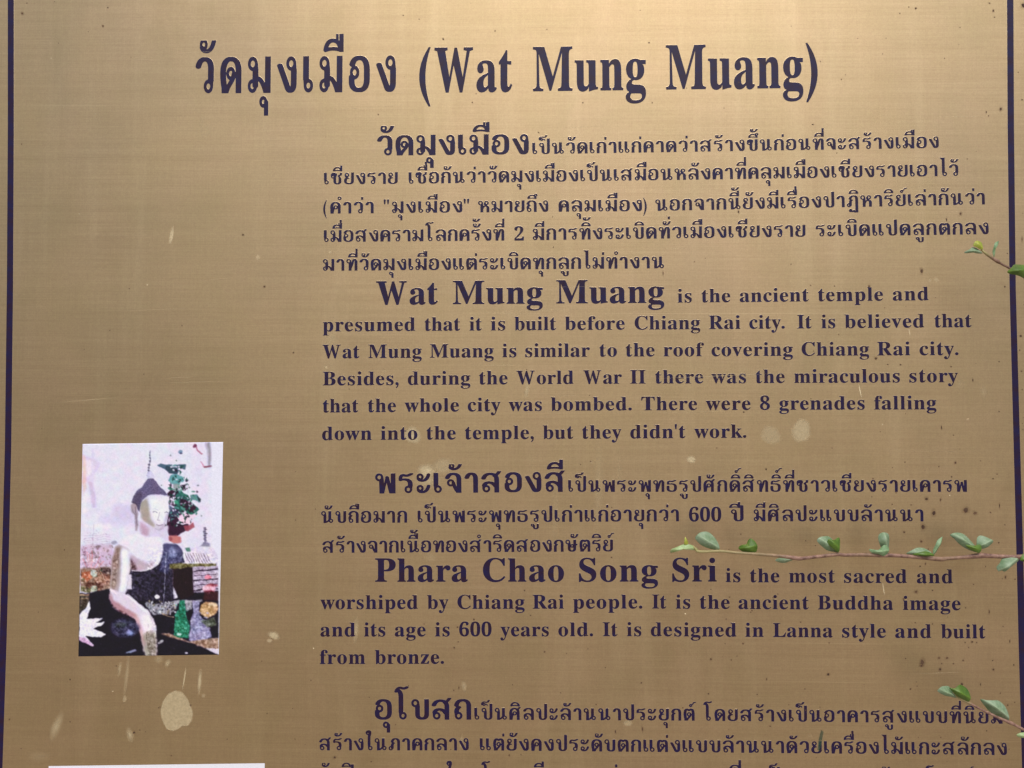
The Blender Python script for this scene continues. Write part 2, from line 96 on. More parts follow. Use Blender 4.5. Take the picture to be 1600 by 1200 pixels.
T็|m|0.5,75,70|14 1230 30 1206 60 1186 110 1174 150 1178 190 1145 240 1127 290 1129 338 1150 370 1181 396 1230 410 1234 440 1216 473 1170 490 1154 520 1146 550 1154 572 1180 576 1200 572 1220 540 1270 500 1311 470 1329 430 1342 370 1339 340 1368 310 1385 280 1393 240 1394 232 1400 250 1407 280 1408 380 1388 460 1386 550 1402 630 1430 650 1442 666 1460 746 1600 750 1630 740 1640 580 1640 570 1634 504 1520 460 1507 420 1504 330 1523 240 1526 170 1514 120 1495 90 1476 62 1450 33 1410 19 1380 10 1350 5 1300 6 1260/246 1240 252 1260 246 1280 260 1285 270 1283 281 1270 281 1250 270 1237 260 1235
T่|m|43,61,60|430 1140 610 1140 610 1399 430 1399
T้|m|2,70.3,66|20 1250 47 1200 70 1174 110 1144 150 1125 210 1110 260 1105 330 1108 400 1120 490 1152 550 1189 587 1220 615 1250 657 1310 703 1410 700 1420 520 1420 471 1330 428 1280 370 1243 300 1225 294 1230 317 1270 326 1320 317 1370 290 1415 280 1420 80 1420 58 1400 43 1370 35 1340 35 1300 20 1270/147 1320 160 1348 180 1355 200 1348 213 1320 207 1300 190 1289
Tํ|m|15.4,48.6,50|165 1240 181 1210 200 1186 252 1150 290 1138 320 1136 380 1147 410 1162 440 1187 459 1210 475 1240 486 1300 475 1360 440 1413 387 1450 350 1461 320 1464 260 1453 230 1438 200 1414 181 1390 165 1360 154 1300/270 1280 267 1300 270 1320 284 1340 300 1351 320 1355 340 1351 356 1340 370 1320 373 1300 370 1280 357 1260 340 1249 320 1245 300 1249 283 1260
T์|m|14.4,71.5,60|153 1190 180 1149 202 1130 230 1115 260 1107 290 1106 320 1112 350 1125 381 1150 407 1190 415 1220 417 1270 483 1330 559 1430 670 1447 698 1460 715 1490 715 1510 707 1530 690 1546 660 1554 500 1531 473 1510 400 1404 350 1358 310 1371 280 1374 240 1368 202 1350 170 1319 150 1280 144 1240/259 1230 259 1250 270 1263 290 1263 301 1250 301 1230 290 1217 270 1217
Tุ|m|19.4,57,66|205 -300 237 -350 270 -378 320 -399 380 -403 388 -410 390 -620 570 -620 570 -230 550 -202 520 -186 499 -150 473 -120 427 -90 370 -76 320 -81 270 -102 237 -130 205 -180 194 -240/310 -260 307 -240 310 -220 330 -194 360 -185 380 -189 396 -200 401 -210 390 -230 388 -280 383 -290 360 -295 340 -291 323 -280
Tู|m|5.4,71.2,74|63 -290 86 -330 120 -361 160 -378 210 -384 218 -390 226 -450 241 -490 269 -530 305 -560 360 -585 420 -597 500 -597 560 -587 608 -570 654 -540 687 -500 701 -470 712 -400 710 -121 530 -121 527 -420 514 -460 490 -477 440 -478 419 -460 407 -430 402 -400 400 -250 380 -222 340 -200 320 -158 280 -120 120 -120 110 -127 78 -160 57 -210 54 -250/168 -250 173 -220 190 -206 210 -206 227 -220 231 -230 220 -250 217 -270 210 -274 183 -270
L(|b|2,26,34|240 1020 167 896 109 773 65 649 36 525 22 402 22 278 36 155 65 31 109 -93 167 -216 240 -340 260 -340 220 -216 188 -93 164 31 148 155 140 278 140 402 148 525 164 649 188 773 220 896 260 1020
L)|b|2,26,34|40 1020 113 896 171 773 215 649 244 525 258 402 258 278 244 155 215 31 171 -93 113 -216 40 -340 20 -340 60 -216 92 -93 116 31 132 155 140 278 140 402 132 525 116 649 92 773 60 896 20 1020
L,|b|3,25,30|30 100 50 170 110 210 180 200 240 140 250 40 200 -120 100 -240 60 -220 140 -100 160 0 100 -10 50 30
L.|b|3,25,30|250 95 239 143 209 181 164 202 116 202 71 181 41 143 30 95 41 47 71 9 116 -12 164 -12 209 9 239 47
L'|b|3,17,22|30 980 50 1030 150 1030 170 980 130 660 70 660
L"|b|3,41,46|30 980 50 1030 150 1030 170 980 130 660 70 660/270 980 290 1030 390 1030 410 980 370 660 310 660
LW|b|0,132,140|0 1000 443 1000 443 955 358 925 515 320 694 1000 765 1000 965 320 1115 925 1001 955 1001 1000 1316 1000 1316 955 1201 925 951 -25 879 -25 658 610 479 -25 400 -25 100 925 0 955
La|b|4.4,72.3,75.5|559 -22 497 -11 457 22 440 77 369 23 293 -9 209 -19 141 -8 88 25 55 76 44 139 55 200 87 253 139 299 261 360 437 417 437 529 430 583 410 620 375 642 324 649 271 644 239 628 229 602 249 563 265 535 270 507 263 471 241 443 209 425 170 419 129 426 98 446 79 478 72 519 81 568 108 611 151 648 208 676 277 693 355 699 450 693 525 674 578 642 614 596 636 536 643 462 643 137 647 87 655 78 668 75 704 91 723 60 672 15 618 -13/332 74 382 90 410 110 437 139 437 372 373 351 323 322 288 284 267 239 260 184 268 123 292 86
Lt|b|4.4,48.8,50.1|271 -21 218 -16 176 -1 145 23 116 78 106 156 106 612 44 612 44 658 193 810 246 875 283 931 317 931 317 681 456 681 456 612 317 612 317 180 320 140 328 111 344 94 369 88 401 97 429 122 453 164 488 145 434 53 362 -2
LM|b|3.1,135.5,139.2|31 0 31 38 94 48 135 69 158 110 165 174 165 839 163 882 155 913 140 935 116 949 32 963 32 1000 406 1000 696 313 987 1000 1355 1000 1355 963 1296 952 1257 929 1237 890 1230 830 1230 187 1233 133 1240 94 1255 67 1277 51 1310 42 1354 38 1354 0 869 0 869 38 950 55 973 71 988 97 996 133 999 183 999 876 633 0 593 0 232 854 232 176 239 106 263 65 305 45 372 38 372 0
Lu|b|2.5,79.1,82.3|288 -22 226 -15 178 4 143 38 119 84 105 142 100 212 100 544 97 589 86 620 64 639 25 646 25 681 311 681 311 162 316 128 331 101 355 84 388 78 431 86 469 108 501 145 501 544 497 592 485 622 460 639 416 646 416 681 711 681 711 153 715 111 727 86 751 72 791 65 791 28 658 15 501 -22 501 88 460 42 409 7 350 -15
Ln|b|4,79.8,83.6|40 0 40 35 76 41 99 56 111 82 115 122 115 556 111 596 100 623 78 640 41 646 41 681 324 681 324 587 384 649 454 687 534 699 603 690 657 662 695 615 718 549 726 465 726 122 729 83 740 57 762 41 798 35 798 0 444 0 444 35 454 35 489 45 509 74 516 122 516 476 513 529 503 566 482 588 445 596 401 587 361 560 324 516 324 122 328 83 338 57 360 41 395 35 395 0
Lg|b|3.1,69.6,71.8|320 -308 233 -304 161 -290 105 -267 64 -236 39 -202 31 -164 44 -120 84 -84 150 -56 96 -21 63 19 52 66 62 118 93 162 146 203 224 242 127 296 68 370 49 466 58 531 87 588 133 634 192 670 264 692 345 699 430 691 512 668 696 668 696 588 588 588 617 545 634 497 640 447 632 386 606 332 566 287 513 254 450 233 378 226 344 227 311 229 276 223 247 207 228 184 221 156 231 129 261 113 310 108 385 108 489 103 569 88 626 64 664 28 686 -20 693 -81 683 -147 651 -202 598 -248 525 -281 432 -302/345 273 377 278 401 294 418 320 433 379 438 463 433 548 418 606 401 632 377 647 345 652 314 647 290 632 272 606 256 548 251 463 256 379 272 320 290 294 314 278/353 -255 434 -251 497 -237 542 -215 569 -184 578 -145 570 -112 547 -91 507 -79 450 -75 212 -75 174 -113 161 -159 173 -196 208 -227 267 -248
Li|b|4,39.5,43.5|221 795 178 803 142 827 119 862 111 906 119 949 142 985 178 1010 221 1018 265 1010 300 985 324 949 332 906 324 862 299 827 264 803/40 0 40 35 77 42 100 56 111 81 115 122 115 553 112 598 103 625 82 639 44 645 46 681 326 681 326 122 329 83 339 58 360 42 395 35 395 0
Ls|b|7.8,56.5,63.3|332 -22 267 -14 190 13 161 19 131 10 112 -19 78 -19 78 232 117 232 145 149 190 86 227 56 266 38 308 32 357 39 392 58 414 89 422 128 413 167 386 201 342 230 235 285 167 326 119 372 91 424 81 484 88 542 108 594 142 639 188 673 244 694 310 701 364 694 437 676 453 672 468 670 490 677 506 701 535 701 535 487 501 487 472 557 431 608 382 640 327 650 286 645 255 628 236 602 230 569 236 537 253 510 282 487 322 465 420 416 485 377 530 333 556 278 565 208 558 142 536 86 501 40 453 5 397 -15
Lh|b|4,79.8,83.6|40 0 40 35 76 41 99 56 111 82 115 122 115 876 111 916 100 942 78 959 41 966 41 1000 324 1000 324 586 384 649 454 686 534 699 603 690 657 662 695 615 718 549 726 465 726 122 729 83 740 57 762 41 798 35 798 0 444 0 444 35 454 35 489 45 509 74 516 122 516 476 513 529 503 566 482 588 445 596 401 587 361 560 324 516 324 122 328 83 338 57 360 41 395 35 395 0
Le|b|4.3,62.5,66.1|338 -22 257 -11 186 23 126 77 81 150 52 240 43 345 53 442 83 528 130 599 191 653 264 688 345 699 424 690 491 662 546 615 588 552 613 473 621 381 621 364 257 364 265 267 287 191 323 136 374 104 438 93 494 104 546 136 593 189 625 159 546 59 450 -2/255 422 442 422 442 472 438 553 424 608 408 633 385 647 354 652 299 629 266 561 255 447
Lc|b|4.3,62.5,64.5|342 -22 262 -11 190 24 129 78 83 149 53 234 43 329 54 430 88 520 141 595 210 652 292 688 383 701 449 696 504 680 549 655 583 622 603 583 609 538 603 501 585 473 556 454 519 448 470 460 441 494 431 550 432 574 434 596 427 627 406 646 372 652 327 642 291 613 266 565 251 498 246 412 252 313 271 232 301 167 342 121 391 93 448 84 500 92 549 117 596 158 625 133 545 47 450 -5
Lm|b|4,117.7,121.7|40 0 40 35 76 41 99 56 111 82 115 122 115 556 111 596 100 623 78 640 41 646 41 681 322 681 322 581 381 647 447 686 521 699 608 685 669 643 704 574 765 643 837 685 917 699 985 690 1038 662 1076 615 1099 549 1106 465 1106 122 1110 83 1120 57 1141 41 1177 35 1177 0 829 0 829 35 864 42 885 58 896 84 900 122 900 476 896 529 886 566 865 588 829 596 787 588 748 562 712 521 712 122 716 84 726 58 747 42 782 35 782 0 438 0 438 35 473 42 494 58 505 84 509 122 509 476 506 528 496 566 475 588 438 596 394 587 355 560 322 516 322 122 325 84 335 58 355 43 389 35 389 0
Lp|b|3.8,76.8,81.6|38 -305 38 -271 68 -267 88 -257 102 -242 111 -221 115 -140 115 534 112 590 102 622 80 638 43 647 43 681 314 681 314 577 365 646 429 687 506 701 579 689 643 655 696 601 735 530 760 446 768 351 760 249 735 159 694 83 639 26 574 -10 499 -22 431 -12 373 19 324 71 324 -127 333 -217 346 -243 367 -258 434 -270 434 -305/429 62 470 69 502 92 525 130 547 218 555 339 548 458 529 544 509 581 478 603 437 611 394 600 357 569 324 516 324 150 351 101 386 72
Ll|b|4,39.5,43.8|40 0 40 35 77 42 100 56 111 81 115 122 115 873 112 915 103 942 83 958 44 965 44 1000 326 1000 326 122 329 83 339 58 360 42 395 35 395 0
Ld|b|4.3,77.6,81.3|307 -22 234 -11 170 23 117 76 77 146 51 229 43 323 52 429 79 521 122 597 178 653 246 688 320 699 385 690 441 662 490 615 490 881 484 919 466 945 434 959 386 965 386 1000 701 1000 701 165 704 119 713 89 735 71 776 60 776 24 645 12 490 -22 490 86 442 26 381 -10/376 62 410 69 443 91 471 124 490 167 490 531 478 565 453 592 420 610 382 617 341 609 309 586 286 549 265 461 258 336 264 215 285 128 307 91 337 69
Lr|b|4,63.6,63.1|40 0 40 35 77 42 100 56 111 81 115 122 115 553 112 599 102 626 81 639 44 645 46 681 320 681 320 553 362 616 411 662 462 690 512 699 566 691 605 667 628 631 636 584 629 545 611 515 581 495 544 488 511 493 487 507 454 549 437 565 414 571 384 561 355 530 334 483 327 422 327 122 333 81 349 55 381 42 434 35 434 0
Lb|b|1.8,75.1,79.2|94 -25 94 853 91 909 80 941 58 956 18 965 18 1000 304 1000 304 612 356 660 417 689 485 699 559 688 623 656 676 605 717 538 742 457 751 364 740 258 709 165 659 87 592 28 540 0 483 -17 422 -22 357 -13 293 15 230 62 117 -25/401 31 448 39 484 65 509 108 531 208 538 351 531 469 507 551 482 587 448 608 404 615 371 609 341 592 317 565 304 531 304 150 315 84 347 44
Lf|b|3.2,57.8,46.9|32 0 32 35 87 48 100 60 109 77 115 161 115 608 35 608 35 681 115 681 115 776 123 848 147 908 186 956 239 992 304 1014 382 1021 465 1010 527 979 555 949 572 915 578 878 572 836 553 805 525 787 493 780 457 786 429 802 412 827 406 858 410 889 423 923 430 937 434 950 424 968 395 973 358 966 337 944 328 907 324 857 324 681 447 681 447 608 324 608 324 143 330 88 347 56 381 41 438 35 438 0
Lo|b|4.1,69.6,73.9|370 -22 279 -10 198 25 132 81 83 154 52 241 41 338 52 437 83 524 132 597 198 653 278 688 369 699 459 688 538 653 604 599 654 527 686 439 696 338 686 238 654 150 604 78 539 24 460 -11/370 25 407 32 437 52 459 86 470 124 477 178 482 338 476 499 456 594 434 629 406 649 370 656 332 649 302 629 282 594 263 499 257 339 263 179 270 124 282 86 303 52 333 32
LC|b|5.8,98.2,102.8|563 -24 469 -16 382 6 302 44 231 94 171 156 122 229 86 312 65 403 58 501 65 599 87 689 123 771 172 843 233 905 305 955 385 992 474 1015 569 1022 679 1008 807 966 851 956 883 963 906 985 920 1022 959 1022 959 677 922 677 884 762 838 834 782 894 721 938 654 965 583 973 486 954 412 897 358 802 326 669 316 497 327 337 363 212 422 123 504 69 611 52 699 63 786 98 868 155 941 233 982 195 917 116 842 55 759 11 666 -15
LR|b|3.4,105.5,103.8|34 0 34 38 98 48 137 69 157 110 164 177 164 832 157 892 136 931 98 953 35 963 35 1000 476 1000 611 993 722 971 807 935 867 884 904 817 916 735 907 666 880 608 835 559 772 520 692 491 948 111 993 56 1018 43 1050 38 1055 38 1055 0 743 0 442 466 400 466 400 177 406 110 426 69 466 48 531 38 531 0/400 513 447 513 517 519 572 537 614 567 643 610 661 667 667 737 660 813 639 872 604 913 555 939 493 947 444 942 417 928 404 898 400 847
Ly|b|-1.5,65.8,65.9|115 -308 64 -300 22 -274 -6 -235 -15 -184 -8 -148 10 -117 40 -94 78 -87 113 -92 140 -108 158 -134 164 -167 163 -178 162 -192 169 -211 189 -217 217 -203 251 -162 284 -97 308 -10 80 550 54 604 34 631 17 641 -7 645 -10 645 -10 681 355 681 355 645 298 636 286 624 282 603 285 586 292 563 407 261 506 529 518 571 522 602 518 623 504 636 445 645 445 681 658 681 658 645 630 638 608 617 569 532 355 -53 319 -143 284 -210 248 -257 209 -287 166 -303
LI|b|2.9,54,57.2|29 0 29 38 93 50 134 71 157 107 165 165 165 850 159 906 139 939 98 956 29 963 29 1000 537 1000 537 963 471 956 430 939 408 906 401 850 401 170 412 97 427 74 452 58 540 38 540 0
Lv|b|-0.6,67,67.3|313 -22 84 544 49 617 27 637 -6 645 -6 681 360 681 360 646 342 646 309 642 290 628 283 606 286 588 406 268 518 555 529 597 520 624 493 641 447 646 447 681 670 681 670 647 634 634 610 612 571 534 351 -22
LB|b|3.4,91.9,97.2|35 0 35 38 98 48 137 71 157 113 164 180 164 810 161 865 152 906 136 933 112 951 79 960 34 963 34 1000 484 1000 623 991 731 963 808 917 855 853 870 770 861 703 832 646 784 601 716 566 630 543 734 515 815 476 873 425 907 363 919 289 907 204 873 133 815 76 736 34 639 8 522 0/400 553 413 553 484 558 539 573 578 598 604 636 620 689 625 758 617 845 591 906 563 932 525 948 475 953 434 948 412 933 403 904 400 858/487 53 544 59 589 77 622 108 651 178 661 282 655 355 637 413 608 456 566 484 507 502 434 507 400 507 400 143 404 100 418 73 445 58
L8|b|4.4,78,82.4|403 -15 291 -5 201 24 131 68 83 126 54 194 44 268 51 328 71 380 104 424 173 481 261 532 183 587 125 649 90 719 78 799 86 867 111 930 154 985 218 1029 306 1058 420 1068 516 1060 594 1035 656 995 699 942 726 880 735 810 729 755 711 708 681 670 617 619 535 571 649 506 724 438 755 390 774 336 780 279 769 193 736 121 681 63 606 20 513 -6/445 621 492 655 524 696 543 747 549 813 545 854 533 894 514 929 487 957 453 976 412 982 374 977 343 961 319 935 294 882 286 817 296 749 327 698 378 658/410 69 457 75 497 92 530 121 564 180 575 254 570 299 553 339 524 374 458 423 360 473 314 437 277 391 252 334 243 263 248 209 264 163 289 123 323 93 363 75
Lw|b|-2.4,97.8,95.4|268 -22 37 581 13 625 -3 637 -24 645 -24 681 304 681 304 645 263 635 254 624 251 606 254 583 263 555 366 279 463 516 441 584 417 633 398 643 369 647 369 681 709 681 709 645 676 639 656 626 649 606 650 591 653 575 737 310 839 562 850 605 846 622 834 634 782 647 782 681 978 681 978 647 951 641 933 625 904 566 668 -22 634 -22 490 432 307 -22
LT|b|0,96,98|20 1000 940 1000 960 720 910 720 860 860 760 930 620 930 620 80 660 40 760 30 760 0 200 0 200 30 300 40 340 80 340 930 200 930 100 860 50 720 0 720
Lk|b|3.8,82.6,78.8|38 0 38 35 77 42 100 57 111 82 115 122 115 873 112 916 103 943 83 958 44 965 46 1000 324 1000 324 370 499 544 526 579 535 611 527 629 501 641 459 645 451 645 451 681 758 681 758 645 703 634 651 610 603 571 488 459 760 75 790 45 826 35 826 0 463 0 463 35 476 35 503 39 520 50 525 69 509 108 357 323 324 295 324 122 328 83 338 58 360 42 395 35 395 0
LP|b|3.4,89.8,91.7|34 0 34 38 98 48 137 69 157 110 164 177 164 832 157 892 136 931 98 953 35 963 35 1000 469 1000 631 992 737 966 805 927 855 873 888 807 898 729 888 651 857 583 805 527 734 485 642 460 531 451 400 451 400 177 406 110 426 69 466 48 531 38 531 0/400 504 442 504 508 510 559 527 597 555 622 596 637 652 642 723 632 823 604 892 573 923 530 941 475 947 438 943 415 931 404 909 400 875
LS|b|9.4,78.9,85.7|94 -24 94 347 137 347 165 249 201 170 245 109 298 67 360 41 432 32 484 38 528 53 564 79 591 113 607 152 612 196 599 257 560 308 494 351 357 419 246 485 169 555 136 606 116 664 109 729 119 812 147 884 193 943 253 987 325 1014 406 1024 504 1013 619 984 640 979 658 976 680 982 695 997 704 1024 745 1024 745 701 708 701 682 778 645 845 598 900 545 942 487 968 426 976 359 966 307 937 274 891 263 835 272 782 301 739 348 701 414 665 556 599 636 556 697 512 740 464 768 413 784 356 789 292 778 204 744 127 690 64 617 17 527 -12 422 -22 348 -17 276 1 216 21 186 27 166 24 152 15 134 -24
LL|b|3.4,93.8,93.7|34 0 34 38 98 48 137 69 157 110 164 177 164 832 157 894 136 933 98 954 35 963 35 1000 549 1000 549 963 496 961 457 953 430 938 412 914 403 880 400 832 400 181 407 103 419 81 439 69 513 60 611 67 691 87 757 122 812 175 858 246 898 339 938 339 882 0
Lz|b|2.8,60.6,64.3|28 0 28 31 369 631 282 631 210 623 159 597 122 549 96 475 58 475 69 681 603 681 603 639 276 55 335 55 398 59 449 73 489 96 535 152 571 236 606 236 588 0
L0|b|5,77.4,82.4|413 -15 330 -7 258 15 199 53 151 104 113 168 85 243 59 376 50 529 59 683 85 814 113 889 151 951 199 1001 258 1038 330 1060 414 1068 495 1060 564 1038 622 1001 670 951 708 888 737 813 765 681 774 528 765 375 737 243 708 167 669 104 621 53 562 15 493 -7/413 81 462 94 498 134 521 199 539 340 546 528 539 715 521 855 498 920 462 959 414 972 366 959 329 920 305 855 285 715 279 528 285 340 305 199 329 134 365 94
L6|b|6.6,77.3,82.4|432 -15 362 -9 298 9 240 39 189 81 147 136 112 204 87 285 71 379 66 487 73 605 92 715 124 813 170 899 228 969 301 1023 387 1057 487 1068 573 1062 639 1045 688 1019 722 985 741 947 748 906 738 863 708 825 654 799 571 791 563 879 551 919 534 952 508 974 473 981 419 970 373 936 335 880 305 803 285 707 274 591 353 629 409 642 478 646 561 637 633 610 692 566 737 505 764 430 773 341 763 242 735 157 687 84 620 29 535 -4/437 83 471 89 501 108 526 141 551 216 559 326 550 429 523 501 496 531 463 550 423 556 382 550 338 533 300 510 274 485 280 357 296 254 322 178 356 125 394 93
L2|b|5.2,75.7,82.4|52 0 52 152 270 375 351 462 410 538 451 608 478 674 492 742 497 816 489 888 466 939 430 968 382 978 337 971 302 949 277 914 254 834 246 723 170 731 110 756 81 783 63 821 58 869 67 920 94 968 139 1009 202 1041 283 1061 382 1068 483 1061 567 1039 633 1002 681 953 710 893 720 823 715 772 701 723 677 672 640 617 524 483 339 302 192 162 535 162 578 169 614 189 641 221 658 264 670 310 757 310 749 0
'''
